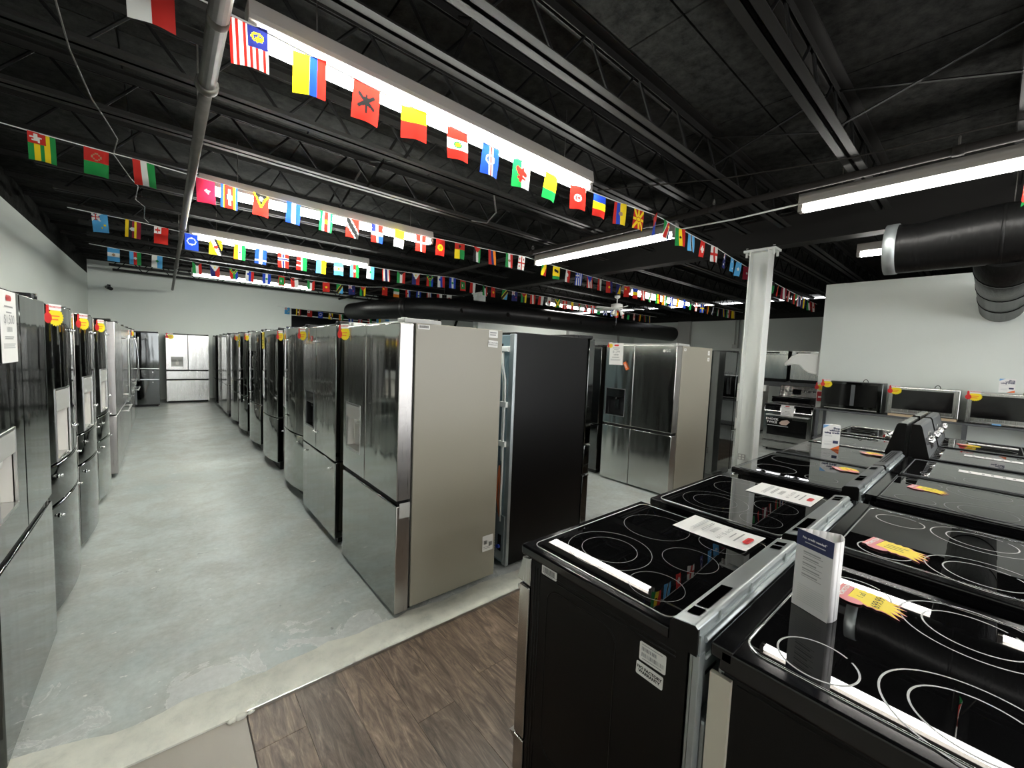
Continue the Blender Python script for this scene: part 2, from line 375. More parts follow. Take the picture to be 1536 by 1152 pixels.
rd = sempty('door_1', 'white horizontal slat roll-up door beyond the black duct')
sl = MB().box(10.2, 12.9, 9.19, 9.215, 0, .095).build('slat', M_COLW, rd); sl.location.z = 0
for k in range(1, 25):
    o = sl.copy(); COL.objects.link(o); o.location.z = .1*k
MB().box(10.1, 10.2, 9.15, 9.22, 0, 2.52).box(12.9, 13.0, 9.15, 9.22, 0, 2.52).build('guide_rail', M_GREYPL, rd)

# roof deck panels
ce = struct(MB().box(XL, XR, YF, YB+6, 3.545, 3.7).build('ceiling', M_BLACK))
pm = MB().box(.006, 1.214, .006, 2.434, 3.515, 3.546).build('deck_panel', M_CEIL, ce); first = True
for i in range(-2, 12):
    for k in range(-2, 8):
        x, y = 2.245-1.22+1.22*(i-1), 1.28+2.44*(k-1)
        if x < XL-.9 or x > XR-1 or y < YF or y > YB+.2: continue
        if first: pm.location = (x, y, 0); first = False
        else: o = pm.copy(); COL.objects.link(o); o.location = (x, y, 0)

# open-web joists (black): a double-angle bottom chord, a top chord, one bent rod as web
def joist(y, x0, x1, cut0=.5, cut1=.4, dark=False):
    e = sempty('ceiling_joist'); e.location = (0, y, 0)
    bx0, bx1 = x0+cut0, x1-cut1
    c = MB()
    for s in (-1, 1):
        a, b_ = sorted((s*.009, s*.062)); c.box(bx0, bx1, a, b_, 3.205, 3.211)
        a, b_ = sorted((s*.009, s*.014)); c.box(bx0, bx1, a, b_, 3.205, 3.255)
    c.build('bottom_chord', M_JOIST, e)
    c = MB()
    for s in (-1, 1):
        a, b_ = sorted((s*.009, s*.075)); c.box(x0, x1, a, b_, 3.508, 3.515)
        a, b_ = sorted((s*.009, s*.015)); c.box(x0, x1, a, b_, 3.46, 3.515)
    c.build('top_chord', M_JOIST, e)
    pts = []; x = bx0+.05; k = 0; st = .255
    while x < bx1-.05:
        z0, z1 = (3.225, 3.49) if k % 2 == 0 else (3.49, 3.225)
        pts.append((x-.018, 0, z0)); pts.append((x+.018, 0, z0)); x += st; k += 1
    MB().tube(pts, .0105, 6, smooth=False).build('web', M_WEB, e)
    return e
JY = [-3.45, -2.59, -1.73, -.87, -.035, .855, 1.715, 2.135, 2.58]+[2.58+.857*k for k in range(1, 14)]
for y in JY: joist(y, XL, 6.0)
for y in JY:
    if y < 9.1: joist(y+.02, 6.12, XR, .35, .3)
# steel beam and columns
b = MB(); b.box(5.94, 6.14, YF, YB, 3.09, 3.105); b.box(5.94, 6.14, YF, YB, 3.47, 3.485); b.box(6.03, 6.05, YF, YB, 3.1, 3.48)
struct(b.build('ceiling_beam', M_JOIST), 'black steel I-beam carrying the joists')
for y, lb in ((2.10, 'white steel column standing beyond the ranges'), (8.46, 'white steel column behind the black duct')):
    e = sempty('column', lb); e.location = (6.04, y, 0)
    MB().box(-.10, .10, -.115, -.10, .015, 3.06).box(-.10, .10, .10, .115, .015, 3.06).box(-.006, .006, -.1, .1, .015, 3.06).build('shaft', M_COLW, e)
    MB().box(-.15, .15, -.16, .16, 0, .015).build('base_plate', M_COLW, e)
    MB().box(-.11, .11, -.19, .19, 3.06, 3.09).build('cap_plate', M_COLW, e)
    b = MB()
    for sx in (-.07, .07):
        for sy in (-.16, .16): b.tube([(sx, sy, 3.0), (sx, sy, 3.12)], .016, 6)
    b.build('cap_bolts', M_COLW, e)
    if y < 3:
        ob = MB().box(-.115, -.1, -.03, .055, .29, .37).build('outlet_box', M_GREYPL, e)
        b = MB()
        for yy in (-.01, .032):
            for zz in (.312, .348): b.tube([(-.117, yy, zz), (-.114, yy, zz)], .014, 10)
        b.build('outlet_socket', M_WPL, ob)

# cross bridging between joists
b_i = 0
for x, ya, yb in ((3.55, 1.715, .855), (3.55, .855, 0.), (1.28, 2.135, 1.715), (2.6, 2.58, 2.135), (1.6, 3.437, 2.58), (1.6, 4.294, 3.437), (1.6, 5.15, 4.294), (1.6, 6.0, 5.15), (4.9, 3.437, 2.58), (4.9, 4.294, 3.437)):
    e = struct(MB().bar((x, ya, 3.22), (x, yb, 3.49), .022, .006).bar((x+.03, ya, 3.49), (x+.03, yb, 3.22), .022, .006).build('joist_bridging', M_WEB))
# thin conduit and loose wires up in the joists
struct(MB().tube([(3.2, 2.6, 3.19), (3.75, 1.7, 3.195), (4.05, .85, 3.195), (4.3, -1, 3.19)], .006, 5).build('conduit', M_BPIPE), 'thin dark conduit under the joists')
wire = [(-.42, 2.35, 3.22), (-.36, 2.9, 3.15), (-.37, 3.42, 3.16), (-.33, 3.9, 3.12), (-.30, 4.3, 3.17), (-.26, 4.75, 3.2), (-.31, 5.12, 3.19), (-.22, 5.6, 3.15), (-.18, 6.0, 3.2), (-.22, 6.45, 3.17), (-.15, 6.85, 3.2), (-.17, 7.3, 3.16), (-.13, 7.7, 3.2)]
tag(MB().tube(wire, .0045, 5).build('loose_wire', M_PIPE), 'pale wire straggling across the joists at upper left', 'wire')
tag(MB().tube([(2.6, 3.45, 3.2), (2.75, 3.6, 3.1), (2.85, 3.9, 3.08), (2.9, 4.28, 3.2)], .009, 6).build('loose_cable', M_PIPE), 'grey cable sagging between joists behind the second strip light', 'cable')
tag(MB().tube([(1.5, 7.725, 3.22), (1.5, 7.72, 3.05), (1.55, 7.8, 2.86), (1.75, 8.1, 2.74), (2.2, 8.4, 2.88), (2.6, 8.58, 3.22)], .008, 6).build('loose_cable', M_BPIPE), 'black cable drooping below the third strip light', 'cable')

# pipe running overhead along the aisle
e = thing('overhead_pipe', 'long dull grey pipe running overhead along the refrigerator aisle', 'pipe')
MB().tube([(.191, -2.2, 2.91), (.191, 2.75, 2.91)], .038, 14).tube([(.191, 2.75, 2.91), (.191, 6.3, 2.91)], .030, 14).tube([(.191, 6.3, 2.91), (.191, 13.9, 2.91)], .024, 12).build('pipe', M_PIPE, e)
for y, rr in ((2.18, .041), (2.75, .052), (6.3, .04), (9.6, .034)):
    MB().tube([(.191, y-.03, 2.91), (.191, y-.015, 2.91), (.191, y+.015, 2.91), (.191, y+.03, 2.91)], [rr*.9, rr, rr, rr*.9], 14).build('coupling', M_PIPE, e)
for y in (-.87, 3.43, 7.72, 11.2): MB().tube([(.191, y, 2.95), (.191, y, 3.516)], .006, 6).build('hanger_rod', M_PIPE, e)
e = thing('sprinkler_pipe', 'black sprinkler pipe running above the strip lights at right', 'pipe')
MB().tube([(4.23, -4.5, 3.12), (4.23, 13.5, 3.12)], .030, 12).build('pipe', M_BPIPE, e)
for y in (4.6, 2.62, 1.95, .28, -.9):
    MB().tube([(4.23, y-.03, 3.12), (4.23, y+.03, 3.12)], .038, 12).build('coupling', M_BPIPE, e)
    MB().tube([(4.23+.018*math.cos(a), y, 3.185+.03*math.sin(a)) for a in [k*PI/6 for k in range(-2, 9)]], .006, 6).build('ring_hanger', M_PIPE, e)

# ================================================================== fluorescent strip lights
def strip(label, a, b_, wide=.13, tubes=2, z=3.0, wires=True, lamp=None, group='fluorescent strip lights'):
    a = Vector(a); b_ = Vector(b_); L = (b_-a).length; d = (b_-a)/L; ang = math.atan2(d.y, d.x)
    e = thing('strip_light', label, 'light', (*((a+b_)/2).to_2d(), z), ang, group)
    h = L/2
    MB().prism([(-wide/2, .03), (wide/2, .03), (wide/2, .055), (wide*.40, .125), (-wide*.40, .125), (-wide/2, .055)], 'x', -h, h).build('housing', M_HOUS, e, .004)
    ys = (-wide*.26, wide*.26) if tubes == 2 else (0,)
    for y in ys: MB().tube([(-h+.035, y, -.012), (h-.035, y, -.012)], .019, 10).build('tube', lamp or M_TUBE, e)
    for s in (-1, 1):
        for y in ys: MB().box(min(s*h, s*(h-.035)), max(s*h, s*(h-.035)), y-.017, y+.017, -.032, .032).build('lamp_holder', M_HOUS, e)
        if wires: MB().tube([(s*(h-.3), 0, .12), (s*(h-.3), 0, 3.516-z)], .003, 5).build('hanger_wire', M_PIPE, e)
    return e
strip('nearest overhead strip light, two bright tubes with flags hung before it', (.31, 2.33), (2.74, 2.33), .125, lamp=M_TUBEA)
strip('second overhead strip light from the camera, above the aisle', (.27, 4.87), (2.68, 4.87), .11, lamp=M_TUBEA)  # paired tube added here for more light down the aisle
strip('third overhead strip light from the camera, above the aisle', (.28, 7.10), (2.70, 7.10), .12, lamp=M_TUBEA)
strip('fourth and farthest strip light above the aisle, near the back wall', (.46, 10.98), (2.80, 10.98), .11, lamp=M_TUBEA)  # extra tube beside the single one, to brighten the far end
strip('strip light hung along the black pipe beside the folded flag', (4.40, 2.42), (4.40, 4.70), .09)  # doubled as well, the extra tube only adds brightness
strip('long strip light at the right edge above the black duct', (4.42, -1.18), (4.42, 1.26), .095)
strip('short strip light half hidden behind the black duct collar', (6.62, .02), (6.62, 1.22), .095)
strip('strip light over the ranges just past the short one', (6.62, -1.45), (6.62, -.25), .12)
tag(MB().tube([(4.40, 2.44, 3.05), (4.41, 1.8, 3.035), (4.42, 1.25, 3.05)], .008, 6).build('light_cable', M_CORD), 'pale cable joining the two strip lights on the pipe line', 'cable')
strip('far strip light just above the long black duct', (7.85, 7.92), (10.1, 7.92), .12)
strip('far double strip light with flags strung across it', (7.40, 5.10), (10.0, 5.10), .30)
strip('unseen added strip light over the near end of the aisle behind the camera', (.31, -1.6), (2.74, -1.6), .16)  # unseen fixture, added for light from behind the camera
strip('unseen strip light added behind the camera near the front wall', (.31, -3.9), (2.74, -3.9), .16)  # another unseen fixture added for the same light
strip('unseen strip light added by the front wall on the pipe line', (4.42, -4.2), (4.42, -1.8), .13)  # out of view too, put in to light the room from the front

# ================================================================== black ducts
e = thing('air_duct', 'long black round air duct crossing the back of the room', 'duct', group=None)
path = [(3.75, 11.0, 2.55), (4.0, 9.9, 2.56), (4.35, 9.0, 2.57), (4.7, 8.45, 2.57), (5.3, 8.05, 2.57), (6.2, 7.9, 2.57), (8, 7.75, 2.56), (10, 7.6, 2.55), (13.84, 7.55, 2.55)]
MB().tube(path, [.20, .235, .245, .25, .25, .25, .25, .25, .25], 24).build('duct_body', M_DUCT, e)
for x, y in ((5.15, 7.87), (6.3, 7.64), (7.6, 7.53), (8.75, 7.45), (10.1, 7.345), (11.6, 7.32), (4.0, 9.66)):
    MB().tube([(x, y+.03, 2.54), (x-.004, y-.012, 2.538)], .05, 14).build('air_hole', M_BLKG, e)
b = MB().tube([(4.33, 9.06, 2.57), (4.40, 8.93, 2.57)], .255, 24).build('seam_band', M_DUCT, e)
for q in ((4.9, 8.25), (8.0, 7.75), (10.4, 7.6)): MB().tube([(q[0], q[1], 2.8), (q[0], q[1], 3.21)], .004, 5).build('hanger_wire', M_PIPE, e)
e = thing('air_duct', 'large black wrapped duct at right with a steel end collar', 'duct')
rings = [(.70, .222), (.62, .215), (.5, .212), (.38, .222), (.30, .226), (.12, .236), (.02, .238), (-.1, .238), (-1.0, .238), (-4.9, .238)]
MB().tube([(5.2, y, 2.70+(r_-.222)) for y, r_ in rings], [r_ for y, r_ in rings], 28).build('duct_body', M_DUCT, e)
MB().tube([(5.2, .75, 2.70), (5.2, .745, 2.70), (5.2, .70, 2.70), (5.2, .66, 2.70)], [.20, .226, .228, .226], 28).build('steel_collar', M_GALV, e)
MB().tube([(5.2, 0, 2.66), (6.5, 0, 2.60), (8.89, 0, 2.52)], .212, 28).build('branch_duct', M_DUCT, e)
for x in (6.1, 7.0, 7.9): MB().tube([(x-.02, 0, 2.62-.038*(x-6)), (x+.02, 0, 2.618-.038*(x-6))], .217, 28).build('seam_band', M_DUCT, e)
for y in (.04, -1.0): MB().tube([(5.2, y-.01, 2.70+.016), (5.2, y+.01, 2.70+.016)], .2415, 28).build('strap', M_DUCT, e)
MB().tube([(5.2, .0, 2.94), (5.2, .0, 3.21)], .004, 5).tube([(5.13, -.15, 2.91), (5.2, -.05, 3.21)], .004, 5).build('hanger_wire', M_PIPE, e)
# pipes and dark bits on the far walls
e = struct(MB().box(13.93, 14.0, YF, 9.1, 2.98, 3.12).build('trim_3', M_JOIST), 'dark rail along the top of the far right wall')
tag(MB().tube([(13.96, 5.35, 2.2), (13.96, 5.35, 3.0)], .02, 6).tube([(13.96, 5.45, 2.2), (13.96, 5.45, 3.0)], .015, 6).box(13.9, 13.99, 5.33, 5.5, 2.08, 2.2).build('wall_conduit', M_GREYPL), 'conduit drop with a small box on the far right wall', 'conduit')
tag(MB().box(13.86, 13.99, 6.9, 7.35, 2.05, 2.98).build('electrical_cabinet', M_GREYPL, bevel=.01), 'grey wall cabinet behind the far end of the long duct', 'cabinet')
for x, lb in ((8.1, 'left of the two dark riser pipes on the back wall under the duct'), (8.9, 'right of the two dark riser pipes on the back wall under the duct')):
    tag(MB().tube([(x, YB-.06, 0), (x, YB-.06, 2.2), (x+.15, YB-.1, 2.55), (x+.4, YB-.1, 3.2)], .05, 8).build('riser_pipe', M_BPIPE), lb, 'pipe')
# security camera in the corner
e = thing('security_camera', 'small black security camera high in the back left corner', 'camera', (-1.02, 14.2, 2.83))
MB().box(-.03, .03, .2, .29, .02, .10).tube([(0, .25, .06), (0, .05, .03)], .012, 8).build('bracket', M_BLKPL, e)
MB().tube([(-.02, .1, .02), (.06, -.12, -.03)], .042, 12).build('body', M_BLKPL, e)

# ================================================================== flag bunting
def parse(s):
    ops = []
    for q in s.split(';'):
        k = q[0]; a = q[1:]
        if k in 'vh': ops.append((k, a))
        else:
            bits = a.split(','); ops.append((k, [float(z) for z in bits[:-1]], bits[-1]))
    def f(u, v):
        c = 'W'
        for op in ops:
            if op[0] == 'v': c = op[1][min(len(op[1])-1, int(u*len(op[1])))]
            elif op[0] == 'h': c = op[1][min(len(op[1])-1, int(v*len(op[1])))]
            else:
                k, a, col = op
                if k == 'r': hit = a[0] <= u < a[2] and a[1] <= v < a[3]
                elif k == 'd': hit = (u-a[0])**2+((v-a[1])*1.5)**2 < a[2]**2
                elif k == 'o': dd = (u-a[0])**2+((v-a[1])*1.5)**2; hit = a[3]**2 < dd < a[2]**2
                elif k == 's':
                    x, y = u-a[0], (v-a[1])*1.5; an = math.atan2(x, -y); hit = math.hypot(x, y) < a[2]*(.5+.5*abs(math.cos(an*2.5)))
                elif k == 't':
                    (x1, y1, x2, y2, x3, y3) = a; sg = lambda p, q, w: (p[0]-w[0])*(q[1]-w[1])-(q[0]-w[0])*(p[1]-w[1])
                    d1, d2, d3 = sg((u, v), (x1, y1), (x2, y2)), sg((u, v), (x2, y2), (x3, y3)), sg((u, v), (x3, y3), (x1, y1))
                    hit = not ((d1 < 0 or d2 < 0 or d3 < 0) and (d1 > 0 or d2 > 0 or d3 > 0))
                elif k == 'l':
                    x1, y1, x2, y2, hw = a; dx, dy = x2-x1, y2-y1; tt = max(0, min(1, ((u-x1)*dx+(v-y1)*dy)/(dx*dx+dy*dy))); hit = math.hypot(u-x1-tt*dx, v-y1-tt*dy) < hw
                elif k == 'x':      # union device
                    x, y = u*2-a[0], v*3-a[1]; hit = 0 <= x < 1 and 0 <= y < 1
                if hit: c = col
        return c
    return f
UJ = 'r0,0,.5,.36,N;l0,0,.5,.36,.05,W;l.5,0,0,.36,.05,W;r.19,0,.31,.36,W;r0,.13,.5,.23,W;r.22,0,.28,.36,R;r0,.155,.5,.205,R'
FL = dict(
 poland='vWR', malaysia='vRWRWRWRWRWRW;r.45,0,1,.52,N;o.72,.26,.17,.11,Y;s.75,.29,.11,Y', colombia='vYYBR', albania='hR;d.5,.45,.13,K;l.25,.3,.75,.6,.06,K;l.75,.3,.25,.6,.06,K;l.5,.3,.5,.72,.05,K',
 spain='hRYYR;r0,.0,1,.45,Y;r0,.45,1,1,R', peru='hRWR;d.5,.5,.18,G;d.5,.5,.11,Y', capeverde='hB;r.42,0,.66,1,W;r.5,0,.58,1,R;o.5,.45,.25,.18,W', wales='vGW;d.5,.42,.2,R;l.3,.3,.72,.5,.09,R;l.6,.3,.45,.72,.07,R;l.35,.62,.7,.66,.05,R',
 guinea='hOYG;r0,0,1,.45,Y;r0,.62,1,1,G', tunisia='hR;d.5,.5,.24,W;d.5,.5,.17,R;d.54,.5,.13,W;s.55,.5,.1,R', romania='hBYR', ecuador='vRBYY;d.55,.5,.15,E', macedonia='hR;l0,0,1,1,.07,Y;l1,0,0,1,.07,Y;r.44,0,.56,1,Y;r0,.44,1,.56,Y;d.5,.5,.2,R;d.5,.5,.15,Y',
 samoa='hR;r0,.5,1,1,B', namibia='vGGNN;l.1,1,.9,0,.22,W;l.1,1,.9,0,.15,R;d.8,.25,.1,Y', ghana='vGYR;s.5,.5,.13,K', botswana='vLLWLL;r.43,0,.57,1,K', swiss='hR;r.4,.28,.6,.72,W;r.22,.42,.78,.58,W', england='hW;r.38,0,.62,1,R;r0,.42,1,.58,R',
 aus='hN;'+UJ+';s.7,.6,.09,W;s.3,.75,.12,W', euro='hB;o.5,.5,.33,.25,Y', fsm='hL;s.5,.25,.1,W;s.5,.75,.1,W', somalia='hL;s.5,.5,.2,W', turk='hM;s.55,.5,.14,W', sweden='hB;r.4,0,.6,1,Y;r0,.4,1,.54,Y', lith='vYYE', libya='hKGG', china='hR;s.3,.25,.15,Y', lat='vMWM', austria='vRWR', kenya0='vKRG', cyprus='hW;d.5,.5,.2,O',
 togo='vGYGYG;r0,0,.62,.4,R;s.3,.2,.22,W', eritrea='hRG;d.5,.3,.2,E;d.5,.3,.13,R', hungary='vRWG', eswatini='vBYRRRRYB;d.5,.5,.25,K;d.5,.5,.17,W;l.5,.2,.5,.8,.05,W', timor='hR;t0,0,1,0,.5,.62,Y;t.12,0,.88,0,.5,.5,K;s.5,.2,.15,W', honduras='vBWB', suriname='vGGWRRRWGG;s.5,.5,.18,Y', trinidad='hR;l0,0,1,1,.22,W;l0,0,1,1,.15,K',
 dominican='vNWR;r.6,0,1,.42,R;r0,.58,.4,1,R;r.6,.58,1,1,B;r0,.42,1,.58,W', vatican='hYW;d.5,.74,.17,E', denmark='hR;r.4,0,.6,1,W;r0,.38,1,.52,W', kyrgyz='hR;d.5,.5,.3,Y;d.5,.5,.15,O', bissau='vYG;r0,0,1,.38,R;s.5,.2,.14,K', palestine='vKWG;t0,0,1,0,.5,.4,R', armenia='vRNO', mexico='vGWR;d.5,.5,.15,E', georgia='hW;r.42,0,.58,1,R;r0,.44,1,.56,R;d.22,.22,.1,R;d.78,.22,.1,R;d.22,.76,.1,R;d.78,.76,.1,R',
 congo='hG;t0,1,1,1,1,.1,R;l0,1,1,0,.2,Y', jam='hYG;r0,0,1,.75,Y;l.3,.3,.7,.4,.1,K', slovak='vWRR;d.4,.4,.2,W', greece='vBWBWBWB;r0,0,.5,.4,B;r.2,0,.3,.4,W;r0,.17,.5,.23,W', puerto='vRWRWR;t0,0,1,0,.5,.55,B', indo='vRW', andorra='vRRN;d.5,.5,.14,Y', bosnia='hN;t.2,.95,.95,.95,.95,.1,Y',
 tuvalu='hL;'+UJ+';s.6,.75,.08,Y;s.8,.6,.08,Y', uganda='vYKRYKR;r0,0,.2,1,Y;r.2,0,.4,1,K;r.4,0,.55,1,M;r.55,0,.75,1,Y;r.75,0,1,1,M;d.45,.5,.16,W', tonga='hR;r0,0,.5,.42,W;r.2,.06,.3,.36,R;r.08,.16,.42,.26,R', eu='hB;o.5,.45,.34,.26,W', brunei='hY;l.25,0,.9,1,.2,W;l.45,0,1,.9,.09,K;d.5,.5,.17,R', india='vOWG;d.5,.5,.1,N', salvador='vBWB;r0,.72,1,.8,W', norway='hR;r.34,0,.66,1,W;r.44,0,.56,1,N;r0,.28,1,.5,W;r0,.35,1,.43,N', kenya='vRRWGG;r0,.3,.5,.36,W;r0,.62,.6,.7,W',
 ukraine='vLLYY', argentina='hLWL;d.5,.5,.12,Y', azer='vLRG;d.5,.5,.13,W', sanmarino='vWL;d.5,.45,.14,G', thai='vRWNNWR', kuwait='vGWR;t0,0,1,0,.5,.3,K', phil='vNR;t0,0,1,0,.5,.55,W;s.5,.17,.12,Y', safrica='vRRB;t0,0,1,0,.5,.5,K;l0,0,.5,.5,.1,Y;l1,0,.5,.5,.1,Y;r.38,.5,.62,1,G;l0,0,.5,.48,.07,G;l1,0,.5,.48,.07,G', slovenia='vWBR;d.3,.3,.14,B', nica='vBWB;d.5,.5,.12,G', maldives='hR;r.15,.15,.85,.85,G;d.5,.5,.17,W;d.57,.5,.15,G', yemen='vRWK', guate='hLWL;d.5,.5,.12,E', vietnam='hR;s.5,.5,.2,Y', tanz='hG;t1,0,1,1,0,1,L;l1,0,0,1,.2,Y;l1,0,0,1,.13,K', nz='hN;'+UJ+';s.7,.6,.08,R', mozam='vGKY;t0,0,1,0,.5,.45,R', ireland='hGWO', croat='vRWB;d.4,.4,.15,R', redw='vRW', macau='hG;d.5,.5,.2,W', cuba='vRWRWN', jamaica='hG;l0,0,1,1,.09,Y;l1,0,0,1,.09,Y;t0,.1,0,.9,.4,.5,K', canada='vRWWR;d.5,.5,.16,R', barb='vNYN', scot='hN;l0,0,1,1,.07,W;l1,0,0,1,.07,W', germany='vKRY', japan='hW;d.5,.5,.22,R')
FR = random.Random(11)
FMESH = {}
def flagmesh(spec, w, h, fine):
    f = parse(FL.get(spec, 'hR')); nx, ny = (26, 39) if fine else (14, 20)
    used = []; vs = []; fs = []; ms = []
    for j in range(ny+1):
        for i in range(nx+1): vs.append(((i/nx-.5)*w, .010*math.sin(i/nx*5+j/ny*2)*(j/ny), -j/ny*h))
    for j in range(ny):
        for i in range(nx):
            c = f((i+.5)/nx, (j+.5)/ny)
            if c not in used: used.append(c)
            fs.append((j*(nx+1)+i, (j+1)*(nx+1)+i, (j+1)*(nx+1)+i+1, j*(nx+1)+i+1)); ms.append(used.index(c))
    me = bpy.data.meshes.new('flag'); me.from_pydata(vs, [], fs)
    for c in used: me.materials.append(cloth(c))
    me.polygons.foreach_set('material_index', ms); me.polygons.foreach_set('use_smooth', [True]*len(fs)); me.update()
    return me
def bunting(label, knots, flags, h=.205, w=.140, fine=False, gap=.279):
    """knots: polyline of the cord; flags: (distance along X, design)"""
    e = thing('flag_bunting', label, 'bunting', group='flag buntings strung across the ceiling')
    def at(x):
        for a, b_ in zip(knots, knots[1:]):
            if a[0] <= x <= b_[0]:
                q = (x-a[0])/(b_[0]-a[0]); L = b_[0]-a[0]; sag = .012*L*q*(1-q)*4*.5
                return Vector((x, a[1]+(b_[1]-a[1])*q, a[2]+(b_[2]-a[2])*q-sag)), math.atan2(b_[1]-a[1], b_[0]-a[0])
        return Vector(knots[-1]), 0.
    n = max(12, int((knots[-1][0]-knots[0][0])/.12))
    MB().tube([at(knots[0][0]+(knots[-1][0]-knots[0][0])*i/n)[0] for i in range(n+1)], .0042, 5).build('cord', M_CORD, e)
    for x, d in flags:
        tilt = FR.uniform(-.10, .10)
        if (d, fine) not in FMESH: FMESH[(d, fine)] = flagmesh(d, w, h, fine)
        o = bpy.data.objects.new('flag', FMESH[(d, fine)]); COL.objects.link(o); o.parent = e
        q, a = at(x); o.location = q; o.rotation_euler = (FR.uniform(-.10, .10), FR.uniform(-.05, .05), a+FR.uniform(-.3, .3)+(.9 if d == 'samoa' else 0))
    return e
def seq(x0, names, step=.279): return [(x0+i*step, q) for i, q in enumerate(names.split())]
s1 = list(zip([-.30, -.02, .300, .546, .819, 1.081, 1.365, 1.622, 1.886, 2.179, 2.469, 2.743, 3.029, 3.314, 3.586], 'turk poland malaysia colombia albania spain peru capeverde wales guinea tunisia romania ecuador macedonia samoa'.split()))
s1 += list(zip([3.80, 4.07, 4.33, 4.63, 4.95, 5.30, 5.55, 5.80], 'namibia ghana botswana swiss england aus fsm somalia'.split()))+seq(6.1, 'turk lith sweden lith libya china lat austria kenya0 thai barb kuwait canada')
bunting('flag bunting across the nearest strip light, running on behind the white column', [(-.75, 2.2, 3.0), (.28, 2.2, 2.965), (1.1, 2.2, 2.925), (2.5, 2.2, 2.905), (3.62, 2.2, 2.965), (4.05, 2.2, 2.945), (5.0, 2.24, 2.945), (6.6, 2.33, 2.91), (9.7, 2.33, 2.80)], s1, .178, .142, True)
s2 = list(zip([-.674, -.384, -.107, .31, .49, .747, 1.035, 1.351, 1.632, 1.907, 2.186, 2.469, 2.745, 3.04, 3.324, 3.578, 3.9, 4.15], 'togo eritrea hungary turk eswatini timor honduras suriname trinidad dominican vatican denmark kyrgyz bissau palestine armenia mexico georgia'.split()))
s2 += seq(4.62, 'congo jam slovak greece puerto indo andorra bosnia china romania austria mexico ghana india honduras macedonia euro libya canada sweden germany scot kuwait barb mexico lith')
bunting('flag bunting across the second strip light, from the Togo flag rightwards', [(-.95, 4.75, 3.10), (-.1, 4.75, 3.075), (1.0, 4.75, 3.035), (1.9, 4.75, 3.02), (3.0, 4.75, 3.04), (4.2, 4.75, 3.08), (6.6, 4.72, 3.0), (9.0, 4.70, 3.0), (12.2, 4.6, 3.0)], s2)
s3 = list(zip([-.546, -.256, 0., .294, .553, .822, 1.075, 1.353, 1.602, 1.875, 2.133, 2.384, 2.648, 2.914, 3.193, 3.474, 3.756, 3.994, 4.242, 4.487, 4.741, 5.057, 5.282], 'tuvalu uganda tonga eu brunei india salvador norway kenya ukraine argentina azer sanmarino thai kuwait phil safrica slovenia nica maldives redw kuwait vietnam'.split()))
s3 += seq(5.62, 'tanz nz mozam austria redw japan jamaica denmark spain palestine trinidad norway macau scot honduras kyrgyz england libya canada germany kenya0 barb', .285)
bunting('flag bunting across the third strip light, from the Tuvalu flag rightwards', [(-.8, 6.85, 3.03), (-.25, 6.85, 3.012), (.55, 6.85, 2.96), (1.5, 6.85, 2.918), (2.6, 6.85, 2.953), (3.5, 6.85, 2.973), (4.2, 6.85, 3.015), (5.3, 6.92, 2.975), (7.0, 7.0, 2.985), (9.2, 7.08, 2.985), (12.0, 7.1, 2.97)], s3)
s4 = list(zip([-.58, -.33, -.06, .47, .73, 1.02, 1.29, 1.58, 1.85, 2.09, 2.41, 2.71, 2.99, 3.25, 3.5], 'guate azer sanmarino kuwait phil safrica slovenia nica maldives redw kuwait vietnam tanz nz mozam'.split()))+seq(4.0, 'china ireland croat nica cuba redw japan', .29)
bunting('farthest ceiling flag bunting, hung before the fourth strip light', [(-.85, 9.1, 3.02), (0, 9.2, 3.0), (2.0, 9.55, 3.0), (3.5, 9.5, 3.0), (4.0, 9.45, 3.06), (6.2, 9.4, 3.10)], s4)
bunting('short bunting with one flag hanging beside the large duct at the right edge', [(4.56, -.035, 3.21), (4.68, -.035, 3.0), (4.84, -.035, 3.21)], [(4.68, 'hungary')])
bunting('flag bunting across the opening in the back wall', [(2.7, 14.5, 2.80), (2.85, 14.38, 2.78), (3.4, 14.38, 2.76), (6.6, 14.38, 2.68)], seq(2.95, 'tuvalu uganda tonga eu brunei india honduras norway kenya ukraine argentina', .325))

